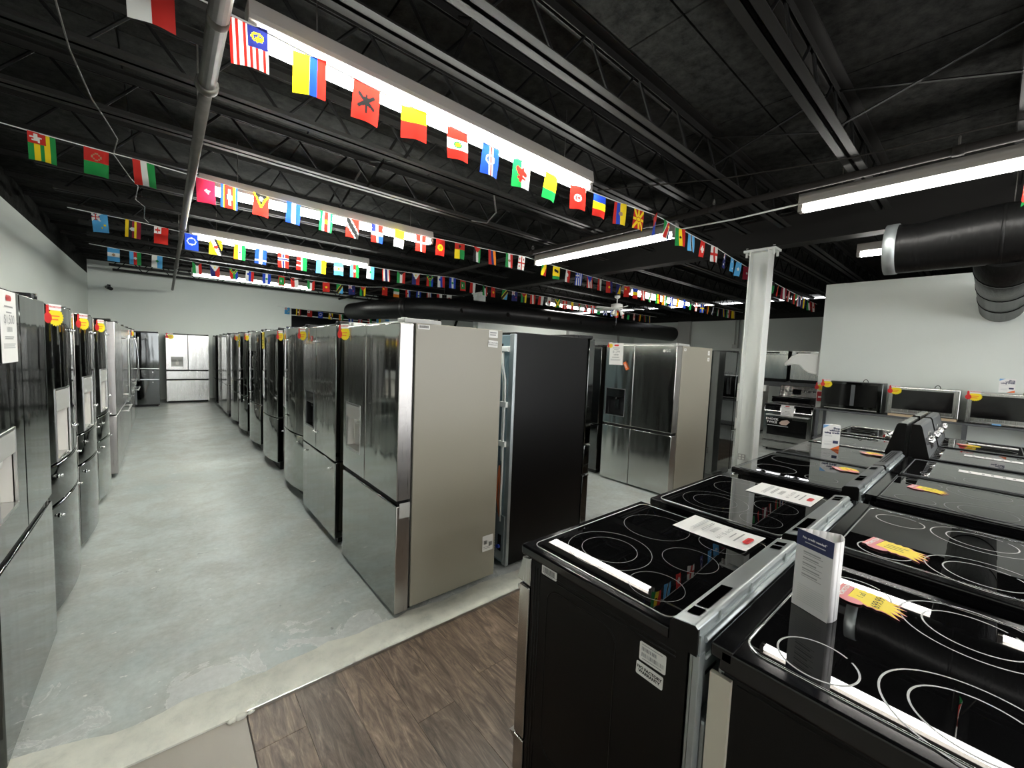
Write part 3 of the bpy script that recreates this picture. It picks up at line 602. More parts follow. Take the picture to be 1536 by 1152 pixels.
# ================================================================== refrigerators
def door(name, x0, x1, z0, z1, W, td, bulge, M, parent, hole=None, cav=None, hd=.06, bevel=.006, edge=None):
    """slab door seen from -y; its front follows the bowed front of the whole unit; an optional recess for a dispenser"""
    yf = lambda x: bulge*(2*x/W)**2
    n = max(2, int((x1-x0)/.07)) if bulge else 1
    xs = [x0+(x1-x0)*i/n for i in range(n+1)]; zs = [z0, z1]
    if hole:
        hx0, hx1, hz0, hz1 = hole
        xs = sorted([x for x in xs if abs(x-hx0) > .012 and abs(x-hx1) > .012]+[hx0, hx1]); zs = [z0, hz0, hz1, z1]
    b = MB(); nx, nz = len(xs), len(zs); yb = td+bulge
    vs = [(x, yf(x), z) for z in zs for x in xs]; fs = []; ms = []
    for k in range(nz-1):
        for i in range(nx-1):
            if hole and k == 1 and xs[i] >= hx0-1e-6 and xs[i+1] <= hx1+1e-6: continue
            fs.append((k*nx+i, k*nx+i+1, (k+1)*nx+i+1, (k+1)*nx+i)); ms.append(0)
    o = len(vs); vs += [(x, yb, z) for z in zs for x in xs]
    for i in range(nx-1):
        fs.append((o+i, o+i+1, i+1, i)); fs.append(((nz-1)*nx+i, (nz-1)*nx+i+1, o+(nz-1)*nx+i+1, o+(nz-1)*nx+i)); ms += [0, 0]
    for k in range(nz-1):
        fs.append((k*nx, (k+1)*nx, o+(k+1)*nx, o+k*nx)); fs.append((k*nx+nx-1, o+k*nx+nx-1, o+(k+1)*nx+nx-1, (k+1)*nx+nx-1)); ms += [2, 2]
        for i in range(nx-1): fs.append((o+(k+1)*nx+i, o+(k+1)*nx+i+1, o+k*nx+i+1, o+k*nx+i)); ms.append(0)
    if hole:
        ia, ib = xs.index(hx0), xs.index(hx1); q = len(vs); yd = max(yf(hx0), yf(hx1))+hd
        vs += [(hx0, yd, hz0), (hx1, yd, hz0), (hx1, yd, hz1), (hx0, yd, hz1)]
        lo = [nx+i for i in range(ia, ib+1)]; hi = [2*nx+i for i in range(ia, ib+1)]
        fs += [(q, q+1, q+2, q+3), tuple(lo)+(q+1, q), tuple(hi[::-1])+(q+3, q+2), (lo[0], q, q+3, hi[0]), (lo[-1], hi[-1], q+2, q+1)]; ms += [1]*5
    b.v = vs; b.f = fs; b.m = ms; b.sm = [False]*len(fs)
    return b.build(name, [M, cav or M, edge or M], parent, bevel, smooth_angle=25)

def stud(parent, x, y, z, horizontal=True, L=.02):
    b = MB().tube([(x, y, z), (x, y-L, z)], .0075, 8)
    b.tube([(x, y-.001, z), (x, y-.004, z)], .013, 10)
    return b.build('handle_mount', M_CHROME, parent)
def bar_handle(parent, a, b_, off=.05, r=.011, M=None, bow=0.):
    a = Vector(a); b_ = Vector(b_); m = MB(); nrm = Vector((0, -1, 0)); pts = []
    for i in range(13):
        q = i/12; pts.append(a+(b_-a)*q+nrm*(off+bow*4*q*(1-q)))
    m.tube(pts, r, 8)
    for q in (.05, .95): c = a+(b_-a)*q; m.tube([c, c+nrm*(off+bow*4*q*(1-q))], r*.8, 8)
    return m.build('handle', M or M_ALU, parent)
def hex_label(par, side, x, y, z, ww, hh, kind, seed=1, flat=0):
    """sticker on the side of a unit: side=+1 is local +x"""
    M = frame((x, y, z), (0, side, 0), (0, 0, 1)) if not flat else frame((x, y, z), (1, 0, 0), (0, 0, 1))
    if flat: M = frame((x, y, z), (1, 0, 0), (0, 0, 1))
    s = sheet('sticker', ww, hh, M_STICK, par, M, rad=min(ww, hh)*.12)
    return s
def fridge(label, x, y, face, w=.91, H=1.765, D=.84, kind='french1', steelm=None, side=None, bulge=0., disp=None, handles=None, split=0., td=.075, gaps=None, base=.06, cover=True, group=None, badge=False, studs=True, pocket=False, edge=None):
    """x, y: middle of the front edge on the floor; face: rotation about z. Local: front at y=0, viewer's right is +x."""
    e = thing('refrigerator', label, 'refrigerator', (x, y, 0), face, group)
    sm = steelm or S_GLOSS; sd = side or M_DGREY; h = w/2
    yc = td+bulge+.014
    cab = MB().box(-h+.004, h-.004, yc, D, .03, H-.012).build('cabinet', sd, e, .004)
    MB().box(-h+.02, h-.02, td+bulge-.002, yc+.002, base+.01, H-.03).build('gasket', M_GASK, e)
    b = MB().box(-h+.03, h-.03, yc-.05, yc+.02, .01, base+.005).build('base_grille', M_BLKPL, e)
    for sx in (-h+.07, h-.07):
        for yy in (yc+.06, D-.08): MB().tube([(sx, yy, 0), (sx, yy, .035)], .022, 10).build('foot', M_BLKPL, e)
    zt = H-.018
    if gaps is None: gaps = {'french1': [.69], 'french2': [.895, .66], 'cross': [.735], 'french2b': [.84, .58]}[kind]
    gp = .012 if not pocket else .03
    yf = lambda q: bulge*(2*q/w)**2
    zz = gaps[0]; doors = []
    for sgn in (-1, 1):
        x0, x1 = (-h, split-.003) if sgn < 0 else (split+.003, h)
        hole = cav = None
        if disp and disp[0] == sgn:
            _, dx0, dx1, dz0, dz1, cav_m = disp; hole = (dx0, dx1, dz0, dz1); cav = cav_m
        d = door('door', x0, x1, zz+gp/2, zt, w, td, bulge, sm, e, hole, cav, edge=edge)
        doors.append(d)
        if hole:
            ya = min(yf(dx0), yf(dx1)); yb_ = max(yf(dx0), yf(dx1))
            fr = MB(); tw = .008; y0_, y1_ = yf(dx0), yf(dx1)
            for za, zb in ((dz1, dz1+tw), (dz0-tw, dz0)): fr.prism([(dx0-tw, y0_-.003), (dx1+tw, y1_-.003), (dx1+tw, y1_+.01), (dx0-tw, y0_+.01)], 'z', za, zb)
            fr.box(dx0-tw, dx0, y0_-.003, y0_+.01, dz0, dz1); fr.box(dx1, dx1+tw, y1_-.003, y1_+.01, dz0, dz1)
            fr.build('dispenser_frame', M_ALU if cav_m is not M_BLKPL else M_MGREY, d)
            hz = dz1-dz0
            MB().prism([(dx0+.004, y0_-.001), (dx1-.004, y1_-.001), (dx1-.004, y1_+.03), (dx0+.004, y0_+.03)], 'z', dz1-hz*.30, dz1-.004).build('control_panel', M_GREYPL if cav_m is not M_BLKPL else M_BLKG, d)
            xm = (dx0+dx1)/2
            MB().tube([(xm, yb_+.03, dz1-hz*.30), (xm, yb_+.03, dz1-hz*.42)], [.022, .016], 10).build('spout', M_WPL if cav_m is not M_BLKPL else M_BLKG, d)
            MB().box(xm-.03, xm+.03, yb_+.05, yb_+.057, dz0+hz*.2, dz1-hz*.42).build('paddle', M_LGREY if cav_m is not M_BLKPL else M_BLKG, d)
            MB().box(dx0+.004, dx1-.004, yb_-.006, yb_+.055, dz0, dz0+.012).build('drip_tray', M_ALU if cav_m is not M_BLKPL else M_BLKG, d)
        xs = split+sgn*.03
        if handles == 'stud':
            for z_ in (zt-.13, zz+.16): stud(d, xs, yf(xs), z_)
        elif handles == 'bar': bar_handle(d, (split+sgn*.045, yf(.045), zz+.08), (split+sgn*.045, yf(.045), zt-.12))
        elif handles == 'bow': bar_handle(d, (split+sgn*.04, yf(.04), zz+.08), (split+sgn*.04, yf(.04), zt-.10), .03, .012, M_CHROME, .055)
    lows = gaps[1:]+[None]; top = zz
    for i, g in enumerate(lows):
        z1 = top-gp/2; z0 = (g+gp/2) if g else base
        if kind == 'cross':
            for sgn in (-1, 1):
                x0, x1 = (-h, split-.003) if sgn < 0 else (split+.003, h); door('lower_door', x0, x1, z0, z1, w, td, bulge, sm, e, edge=edge)
        else:
            d = door('drawer', -h, h, z0, z1, w, td, bulge, sm, e, edge=edge)
            if handles in ('stud', 'bow'):
                for sgn in (-1, 1): q = sgn*(h-.12); stud(d, q, yf(q), z1-.065)
            elif handles == 'bar':
                bar_handle(d, (-h+.1, yf(h-.1), z1-.06), (h-.1, yf(h-.1), z1-.06))
            elif handles == 'lip':
                MB().box(-h+.01, h-.01, yf(h)-.018, yf(h)+.02, z1-.012, z1+.002).build('drawer_lip', M_ALU, d)
        top = g if g else top
    if pocket: MB().box(-h+.008, h-.03, .02+bulge, td+bulge, zz-.02, zz+.02).build('pocket_handle', M_BLKPL, e)
    for sgn in (-1, 1):
        a, b2 = sorted((sgn*(h-.005), sgn*(h-.10)))
        MB().box(a, b2, td*.35+bulge, yc+.12, H-.014, H+.012).build('hinge_cover', M_GREYPL if sd is M_TAUPE else M_BLKPL, e, .004)
        MB().tube([(sgn*(h-.03), td*.45+bulge, H-.02), (sgn*(h-.03), td*.45+bulge, H+.014)], .016, 12).build('hinge_pin', M_GREYPL if sd is M_TAUPE else M_BLKPL, e)
    if cover: MB().box(-h+.01, h-.01, yc+.02, yc+.17, H-.014, H+.010).build('top_cover', M_GREYPL if sd is M_TAUPE else M_BLKPL, e, .003)
    if badge:
        bd = MB().tube([(h-.155, -.0005, zt-.06), (h-.155, -.0025, zt-.06)], .016, 16).build('badge', M_WPL, doors[1])
        text('badge_lettering', 'LG', .042, M_WPL, doors[1], 0, 0).matrix_local = frame((h-.103, -.0015, zt-.06), (1, 0, 0), (0, 0, 1))
    MB().box(-h+.02, h-.02, D, D+.006, .06, H-.03).build('back_panel', M_GALVB, e)
    return e
FB, FA, F0 = -PI/2, PI/2, 0.
GB = 'refrigerators in the middle row facing the aisle'; GA = 'refrigerators along the left wall'
LC, DC = M_LGREY, M_BLKPL

# ---- middle row (front at X = 1.01, facing -X)
XB = 1.01
def mid(label, y0, y1, **kw):
    return fridge(label, XB, (y0+y1)/2, FB, y1-y0, group=GB, **kw)
b1 = mid('nearest refrigerator of the middle row, stainless front and bare taupe side panel', 2.172, 3.10, H=1.755, D=.745, kind='french1', steelm=S_GLOSS, side=M_TAUPE, disp=(-1, -.395, -.13, .865, 1.187, LC), split=-.035, td=.088, gaps=[.69], base=.02, pocket=True, edge=S_EDGE)
b2 = mid('second refrigerator of the middle row, dark front with black dispenser and red stickers', 3.29, 4.25, H=1.775, D=.80, kind='french1', steelm=S_GLOSS, side=M_BLACK, disp=(-1, -.38, -.12, .86, 1.17, DC), split=-.05, handles='stud', gaps=[.68])
b3 = mid('third refrigerator of the middle row, bowed front and black side', 4.44, 5.36, H=1.79, D=.82, kind='french1', steelm=S_GLOSS, side=M_BLACK, bulge=.055, disp=(-1, -.36, -.12, .9, 1.22, LC), handles='stud', gaps=[.675], base=.10)
b4 = mid('fourth refrigerator of the middle row, bowed front with slate grey side', 5.74, 6.66, H=1.79, D=.82, kind='french1', steelm=S_GLOSS, side=M_MGREY, bulge=.055, disp=(-1, -.36, -.12, .9, 1.22, LC), handles=None, gaps=[.675], base=.11)
b5 = mid('fifth refrigerator of the middle row with a white sheet hung on its door', 6.90, 7.82, H=1.79, D=.82, kind='french1', steelm=S_GLOSS, side=M_BLACK, bulge=.055, disp=(-1, -.36, -.12, .9, 1.22, LC), handles='stud', gaps=[.70], base=.11)
b6 = mid('sixth refrigerator of the middle row with a yellow tag', 8.12, 9.03, H=1.79, D=.82, kind='french1', steelm=S_GLOSS, side=M_BLACK, bulge=.05, handles='stud', gaps=[.70], base=.10)
b7 = mid('seventh refrigerator of the middle row, bowed doors over two drawers', 9.28, 10.19, H=1.79, D=.82, kind='french2', steelm=S_STEEL, side=M_DGREY, bulge=.05, handles=None, gaps=[.90, .66], base=.10, edge=S_EDGE)
b8 = mid('eighth refrigerator of the middle row, flat front with black side', 10.55, 11.46, H=1.79, D=.82, kind='french1', steelm=S_STEEL, side=M_BLACK, gaps=[.69], base=.08)
b9 = mid('ninth refrigerator of the middle row, pale steel front near the back wall', 11.75, 12.66, H=1.79, D=.82, kind='french2', steelm=S_LIGHT, side=M_DGREY, bulge=.04, gaps=[.90, .66], base=.06, edge=S_EDGE)
b10 = mid('last refrigerator of the middle row, dark front in the back corner', 13.0, 13.9, H=1.77, D=.82, kind='french2', steelm=S_BLACK, side=M_BLACK, gaps=[.90, .66])
# hinge bracket at the foot of the nearest door and its stickers
MB().box(.463, .466, .02, .085, .60, .69).build('door_corner_cap', M_GREYPL, b1)
for (yy, zz, ww, hh, k) in ((.15, 1.722, .078, .026, 'bar'), (.664, 1.714, .075, .05, 'txt'), (.664, 1.648, .080, .045, 'txt'), (.68, .275, .09, .11, 'bar2')):
    s = sheet('sticker', ww, hh, M_STICK, b1, frame((.4625, yy, zz), (0, 1, 0), (0, 0, 1)) @ Matrix.Rotation(-.06 if yy == .664 and zz < 1.7 else 0, 4, 'Z'), rad=.004)
    if k == 'bar': barcode(s, -ww*.40, ww*.40, -hh*.25, hh*.35, seed=4)
    elif k == 'bar2': barcode(s, -ww*.38, -ww*.05, -hh*.05, hh*.2, seed=6); barcode(s, ww*.1, ww*.4, -hh*.2, hh*.05, seed=7); lines(s, -ww*.4, ww*.3, (-hh*.22, -hh*.32), .004)
    else:
        if zz > 1.7: lines(s, -ww*.38, ww*.38, (hh*.16, -hh*.14), .008, M_GINK)
        else: text('printed_text', 'NO FACTORY\nWARRANTY', .0135, M_INK, s, 0, 0)
# ---- left row (front at X = -.44, facing +X)
XA = -.435
def lef(label, y0, y1, dx=0., **kw):
    return fridge(label, XA+dx, (y0+y1)/2, FA, y1-y0, group=GA, **kw)
a1 = lef('nearest refrigerator at the left edge with a white price sheet', 2.17, 3.08, -.015, H=1.77, kind='french1', steelm=S_BLACK, side=M_BLACK, disp=(-1, -.40, -.17, .915, 1.215, LC), gaps=[.755], handles=None, base=.03, pocket=True, split=-.02)
a2 = lef('second refrigerator along the left wall, bowed dark front with two drawers', 3.20, 4.11, 0, H=1.77, kind='french2', steelm=S_BLACK, side=M_BLACK, bulge=.045, disp=(-1, -.33, -.09, .895, 1.285, LC), gaps=[.88, .655], handles='stud', base=.06, edge=S_EDGE)
a3 = lef('third refrigerator along the left wall with a round red sticker', 4.22, 5.13, 0, H=1.77, kind='french2', steelm=S_BLACK, side=M_DGREY, bulge=.045, disp=(-1, -.33, -.09, .895, 1.285, LC), gaps=[.88, .655], handles='stud', base=.06, edge=S_EDGE)
a4 = lef('fourth refrigerator along the left wall, bowed dark doors over two drawers', 5.30, 6.21, 0, H=1.77, kind='french2', steelm=S_GLOSS, side=M_BLACK, bulge=.045, disp=(-1, -.33, -.09, .895, 1.285, LC), gaps=[.85, .62], handles='stud', base=.06, edge=S_EDGE)
a5 = lef('fifth refrigerator along the left wall, bright stainless standing proud of the row', 6.38, 7.29, .02, H=1.79, D=.86, kind='cross', steelm=S_LIGHT, side=S_LIGHT, gaps=[.72], td=.10, base=.05, edge=S_EDGE)
a6 = lef('sixth refrigerator along the left wall with bar handles', 7.40, 8.31, .01, H=1.78, kind='french1', steelm=S_STEEL, side=M_DGREY, gaps=[.69], handles='bar', edge=S_EDGE)
a7 = lef('seventh refrigerator along the left wall, narrow drawer under steel doors', 8.43, 9.34, 0, H=1.78, kind='french2', steelm=S_STEEL, side=M_DGREY, gaps=[.9, .66], handles='lip', edge=S_EDGE)
a8 = lef('eighth refrigerator along the left wall with bowed chrome handles', 9.46, 10.37, 0, H=1.78, kind='french1', steelm=S_STEEL, side=M_BLACK, gaps=[.69], handles='bow', edge=S_EDGE)
a9 = lef('last refrigerator along the left wall before the dark corner unit', 10.50, 11.41, 0, H=1.78, kind='french1', steelm=S_GLOSS, side=M_BLACK, gaps=[.69], handles='bar', edge=S_EDGE)
# ---- against the back wall, facing the camera
k1 = fridge('dark refrigerator at the end of the aisle with slim handles and two drawers', -.545, 12.95, F0, .91, 1.78, .86, 'french2', S_BLACK, M_BLACK, gaps=[.90, .66], handles='stud', disp=(-1, -.16, -.04, .98, 1.25, LC), edge=S_EDGE)
MB().box(-.45, .455, -.02, .0, .905, .925).box(-.45, .455, -.02, 0, .645, .665).build('drawer_lip', M_ALU, k1)
k2 = fridge('bright silver refrigerator at the end of the aisle against the back wall', .477, 13.58, F0, .885, 1.775, .86, 'french2', S_LIGHT, M_GREYPL, gaps=[.84, .60], disp=(-1, -.34, -.10, .93, 1.19, M_GREYPL), base=.05, pocket=True, edge=S_EDGE)
# ---- second row behind, facing away
c1 = fridge('black refrigerator standing back to back with the taupe-sided one', 2.785, 2.655, FA, .91, 1.755, .88, 'french2b', S_BLACK, M_BLACK, gaps=[.84, .58], handles='lip', base=.05, group='refrigerators facing the far aisle')
c2 = fridge('dark refrigerator half hidden behind the black one facing the far aisle', 2.80, 3.75, FA, .91, 1.75, .85, 'french1', S_BLACK, M_BLACK, handles=None, group='refrigerators facing the far aisle')
# its back: drain tubes, clips, wires, compressor cover
yb = .886
bp = MB().box(-.435, .435, yb, yb+.012, .04, 1.72).build('rear_sheet', M_GALVB, c1, .003)
MB().box(-.455, -.405, yb-.01, yb+.016, .03, 1.73).build('corner_strip', M_GALV, c1, .004)
def bt(x, z, dy=.02): return (x, yb+dy, z)
tubes = MB().tube([bt(-.34, 1.63), bt(-.345, 1.5), bt(-.375, 1.40), bt(-.38, 1.25), bt(-.375, 1.0), bt(-.38, .75), bt(-.375, .5), bt(-.38, .35)], .008, 6).tube([bt(-.33, 1.62), bt(-.335, 1.48), bt(-.355, 1.38), bt(-.36, 1.2), bt(-.357, 1.0), bt(-.365, .8)], .006, 6)
tubes.build('water_tube', M_WPL, bp)
for z_ in (1.62, 1.22, .93): MB().box(-.41, -.33, yb+.008, yb+.035, z_-.02, z_+.02).build('tube_clip', M_WPL, bp, .004)
MB().tube([bt(-.35, .76), bt(-.335, .66), bt(-.33, .52), bt(-.36, .40)], .007, 6).tube([bt(-.35, .76), bt(-.36, .6), bt(-.355, .45), bt(-.365, .38)], .006, 6).build('orange_wire', mat('orange_wire', (.62, .16, .05), .5), bp)
MB().box(-.43, -.1, yb+.012, yb+.022, .06, .40).build('compressor_cover', M_GALV, bp, .003)
b = MB()
for k in range(9): b.box(-.33, -.2, yb+.0225, yb+.0245, .10+.02*k, .112+.02*k)
b.build('vent_slots', M_BLKPL, bp)
MB().box(-.40, -.365, yb+.02, yb+.026, .13, .25).build('inlet_opening', M_BLKPL, bp); MB().tube([(-.382, yb+.02, .16), (-.382, yb+.045, .165)], .014, 10).build('inlet_cap', mat('blue_cap', (.02, .05, .35), .4), bp)
MB().box(-.33, -.25, yb+.012, yb+.014, 1.62, 1.66).build('rear_slot', M_BLKPL, bp)
MB().tube([bt(-.27, 1.4, .004), bt(-.27, .9, .004)], .012, 6).build('rear_rib', M_GALVB, bp)
# ---- far aisle: the silver unit and its neighbours
d1 = fridge('silver four-door refrigerator with a price sheet, beyond the black one', 4.42, 2.815, FB, .97, 1.775, .90, 'cross', S_STEEL, M_TAUPE, gaps=[.735], td=.12, base=.02, disp=(-1, -.45, -.17, .862, 1.20, DC), split=-.06, pocket=True, badge=True, group='refrigerators facing the middle aisle', edge=S_EDGE)
d2 = fridge('dark refrigerator left of the silver four-door one', 4.45, 3.86, FB, .93, 1.75, .85, 'french1', S_BLACK, M_BLACK, gaps=[.69], group='refrigerators facing the middle aisle')
e1 = fridge('charcoal refrigerator between the silver four-door one and the white column', 6.26, 2.81, FA, .91, 1.75, .85, 'french1', S_BLACK, S_BLACK, gaps=[.62], handles='bar', group='refrigerators facing the far right')
MB().box(.46, .466, .87, .895, .05, 1.75).build('rear_edge', M_GALV, d1)
for yy, zz, ww, hh in ((.19, 1.72, .05, .03), (.80, 1.70, .05, .055), (.80, 1.62, .05, .045)):
    s = sheet('sticker', ww, hh, M_STICK, d1, frame((.4825, yy, zz), (0, 1, 0), (0, 0, 1)), rad=.003); lines(s, -ww*.3, ww*.3, (hh*.15, -hh*.1), .006, M_GINK)
# red stickers on the second middle refrigerator
s = sheet('sticker', .05, .045, M_RED, b2, frame((-.19, -.002, 1.655), (1, 0, 0), (0, 0, 1))); lines(s, -.015, .018, (.012, 0, -.012), .006, M_WPL)
s = MB().tube([(-.12, .0305-.012, 1.50), (-.12, .0305-.017, 1.50)], .03, 18).build('round_sticker', M_PINK, a3)

# ================================================================== ranges
def rrect(x0, x1, y0, y1, r, n=5):
    pts = []
    for cx, cy, a in ((x1-r, y1-r, 0), (x0+r, y1-r, 90), (x0+r, y0+r, 180), (x1-r, y0+r, 270)):
        for k in range(n+1): q = math.radians(a+90*k/n); pts.append((cx+r*math.cos(q), cy+r*math.sin(q)))
    return pts
def range_(label, x, y, face, w=.757, D=.635, H=.914, rings=(), style='slide', ringm=None, rimm=None, thick=.002, inset=.03, topm=None, group=None, sidem=None, raised=.0, vent='slot', ctrl=None, rr=.03, top_thick=.035):
    e = thing('range', label, 'range', (x, y, 0), face, group)
    h = w/2; sd = sidem or M_BLACK
    MB().box(-h+.012, h-.012, .045, D-.02, .035, H-top_thick-.004).build('body', sd, e, .004)
    for sx in (-h+.06, h-.06):
        for yy in (.1, D-.1): MB().tube([(sx, yy, 0), (sx, yy, .04)], .018, 8).build('foot', M_BLKPL, e)
    # embossed outline on both sides
    for s in (-1, 1):
        b = MB()
        P2 = rrect(.125, .40, .22, H-.105, .05); P2.append(P2[0]); b.tube([(s*(h-.0135), q[0], q[1]) for q in P2], .0035, 5, caps=False)
        for yy in (.062, .075, .088): b.tube([(s*(h-.0135), yy, .06), (s*(h-.0135), yy, H-.06)], .0032, 5)
        b.tube([(s*(h-.0135), .1, H-.075), (s*(h-.0135), D-.06, H-.075)], .0035, 5).tube([(s*(h-.0135), .1, H-.062), (s*(h-.0135), D-.06, H-.062)], .003, 5)
        b.build('side_embossing', sd, e)
    # front: panel, door, drawer
    ca = ctrl or S_STEEL
    MB().prism([(.045, H-top_thick-.004), (.004, H-top_thick-.012), (-.022, H-.135), (.045, H-.14)], 'x', -h+.006, h-.006).build('control_panel', ca, e, .003)
    dr = MB().box(-h+.006, h-.006, -.008, .043, .20, H-.148).build('oven_door', [S_STEEL if ca is not M_ENAM else M_ENAM], e, .004)
    MB().box(-h+.07, h-.07, -.010, -.007, .30, H-.27).build('oven_window', M_BLKG, dr)
    bar_handle(dr, (-h+.05, -.008, H-.20), (h-.05, -.008, H-.20), .045, .012, M_ALU)
    d2 = MB().box(-h+.006, h-.006, -.008, .043, .05, .192).build('drawer', S_STEEL if ca is not M_ENAM else M_ENAM, e, .004)
    MB().prism([(-.008, .17), (-.03, .186), (-.008, .192)], 'x', -h+.006, h-.006).build('drawer_pull', M_ALU, d2)
    # cooktop
    top = MB().box(-h, h, .0, D-(.075 if style == 'slide' else .02), H-top_thick, H).build('cooktop_frame', topm or M_ENAM, e, .007, 3)
    yb2 = D-(.085 if style == 'slide' else .055)
    rp = rrect(-h+inset, h-inset, .03, yb2, rr)
    MB().prism(rp, 'z', H-.002, H+.0022+raised).build('glass_top', M_GLASS, top)
    rq = rp+[rp[0]]
    MB().tube([(q[0], q[1], H+.0015+raised*.6) for q in rq], thick, 6, caps=False).build('rim', rimm or M_ALU, top)
    for cx, cy, r_, full in rings:
        tw = .0015 if ringm is None else .0042
        b = MB(); z_ = H+.0026+raised
        if full: b.ring(cx, cy, z_, r_-tw, r_, 56)
        else: b.ring(cx, cy, z_, r_-tw, r_, 56, a0=-.62, a1=2*PI-.80)
        b.build('burner_ring', ringm or M_RINGT, top)
    # back
    MB().box(-h+.012, h-.012, D-.03, D-.018, .05, H-.03).build('back_panel', M_GALV, e)
    if style == 'slide':
        g = MB().prism([(D-.072, H-.01), (D-.072, H+.022), (D-.066, H+.032), (D-.012, H+.040), (D-.004, H+.032), (D-.004, H-.03), (D-.03, H-.03)], 'x', -h, h).build('vent_guard', M_BRUSH if vent == 'slot' else M_MGREY, e, .003)
        for sx in (-1, 1): a, b_ = sorted((sx*(h-.006), sx*(h+.0015))); MB().prism([(D-.074, H-.035), (D-.074, H+.020), (D-.066, H+.030), (D-.012, H+.038), (D-.003, H+.03), (D-.003, H-.035)], 'x', a, b_).build('guard_end', M_BLACK, e)
        hs = MB(); pc = []
        if vent == 'slot': pc = [(h-.085, h-.045), (h-.25, h-.095), (-h+.045, -h+.08), (-h+.09, -h+.125)]
        elif vent == 'two': pc = [(-h+.09, -h+.125), (-h+.135, -h+.17), (.05, .10), (.11, .2)]
        for a, b_ in pc: MB().add([(a, D-.055, H+.0348), (b_, D-.055, H+.0348), (b_, D-.024, H+.0394), (a, D-.024, H+.0394)], [(0, 1, 2, 3)]).build('vent_opening', M_VOID, g)
        if vent == 'holes':
            for i in range(14):
                for j in range(3): a = -h+.12+i*.038; yy = D-.056+.014*j; zz = H+.0338+.0021*j; hs.add([(a, yy, zz+.0012), (a+.02, yy, zz+.0012), (a+.02, yy+.008, zz+.0024), (a, yy+.008, zz+.0024)], [(0, 1, 2, 3)])
            hs.build('vent_holes', M_VOID, g)['kind'] = 'stuff'
        # pressed zinc skin behind, with beads and slots
        bk = MB().box(-h+.004, h-.004, D-.004, D+.002, H-.13, H+.018).build('rear_skin', M_GALV, e)
        MB().tube([(-h+.02, D+.004, H+.006), (h-.02, D+.004, H+.006)], .008, 8).tube([(-h+.03, D+.003, H-.045), (h-.03, D+.003, H-.045)], .006, 8).build('rear_bead', M_GALV, bk)
        for k in range(7): a = -h+.06+k*.1; MB().box(a, a+.06, D+.0022, D+.0035, H-.095, H-.086).build('rear_slot', M_BLKPL, bk)
        for k in (-.25, .05, .25): MB().prism([(k, H+.018), (k+.02, H+.018), (k+.01, H+.04)], 'y', D-.003, D+.001).build('rear_tab', M_GALV, bk)
        for sx in (-1, 1): a, b_ = sorted((sx*(h-.03), sx*(h+.001))); MB().box(a, b_, D-.012, D+.004, .12, H-.03).build('rear_flange', M_GALV, e, .002)
        MB().box(h-.14, h-.04, D-.02, D+.012, .45, .70).build('terminal_cover', M_GALV, e, .01)
    else:
        if style == 'console':
            c = MB().prism([(D-.12, H-.005), (D-.062, H+.235), (D-.052, H+.25), (D-.01, H+.25), (D-.005, H+.24), (D-.005, .60), (D-.03, .60), (D-.03, H-.005)], 'x', -h, h).build('console', M_MGREY if ca is M_MGREY else S_STEEL, e, .004)
            for sx in (-h, h): MB().prism([(D-.122, H-.006), (D-.063, H+.238), (D-.052, H+.252), (D-.006, H+.252), (D-.004, H-.006)], 'x', sx-.004, sx+.004).build('console_cap', M_BLACK, e)
            for k in (-.33, -.25, -.17, .13, .22, .31):
                z_ = H+.125; yy = D-.092
                MB().tube([(k, yy, z_), (k, yy-.034, z_+.008), (k, yy-.037, z_+.009)], [.028, .024, .018], 14).build('knob', M_CHROME, e)
            MB().add([(-.12, D-.111, H+.045), (.06, D-.111, H+.045), (.06, D-.080, H+.17), (-.12, D-.080, H+.17)], [(0, 1, 2, 3)]).build('display', M_BLKG, e)
            b = MB()
            for k in range(12): a = -h+.06+k*.055; b.box(a, a+.035, D-.0052, D-.003, H+.225, H+.232)
            b.build('vent_slots', M_BLKPL, e)
        else:
            MB().box(-h, h, D-.05, D, H-.03, H+.004).build('rear_strip', topm or M_ENAM, e, .004)
    return e
GR1, GR2 = 'ranges in the row facing the refrigerators', 'ranges in the row facing the shop front'
YR1, YR2 = 1.035, -.25
RA = ((.16, .215, .143, True), (.16, .215, .095, True), (-.156, .21, .125, True), (.237, .44, .080, True), (0., .425, .088, True), (-.22, .44, .08, True))
RB = ((-.18, .19, .13, True), (.18, .19, .11, True), (-.2, .43, .08, True), (.2, .43, .08, True))
def row1(label, x0, x1, **kw): return range_(label, (x0+x1)/2, YR1, PI, x1-x0, group=GR1, **kw)
r1 = row1('nearest black range with the white no-warranty sticker on its side', .957, 1.717, rings=RA, rimm=M_ALU, ctrl=S_LIGHT)
r2_ = row1('second black range facing the refrigerators, behind the paper-topped first one', 1.795, 2.555, rings=RA, rimm=M_ALU, ctrl=S_LIGHT)
r3 = row1('third range facing the refrigerators with a yellow tag on its dark glass', 2.75, 3.51, rings=RB, ringm=M_RINGD, vent='two', rimm=M_MGREY, H=.925)
r4 = row1('fourth range facing the refrigerators, carrying the shop-without-credit leaflet', 3.575, 4.335, rings=RB, ringm=M_RINGD, vent='holes', rimm=M_MGREY, H=.92)
r5 = row1('fifth range facing the refrigerators, with a tall black-sided console', 4.43, 5.19, rings=RB, ringm=M_RINGD, style='console', rimm=S_LIGHT, H=.914, thick=.006)
r6 = row1('last range facing the refrigerators, next to the microwave shelf', 5.33, 6.09, rings=RB, ringm=M_RINGD, style='console', rimm=S_LIGHT, H=.914, thick=.006)
RC = ((-.241, .458, .077, False), (.21, .465, .08, False), (-.203, .215, .143, False), (-.203, .215, .098, False), (.205, .228, .143, False), (.205, .228, .098, False))
def row2(label, x0, x1, **kw): return range_(label, (x0+x1)/2, YR2, 0, x1-x0, group=GR2, **kw)
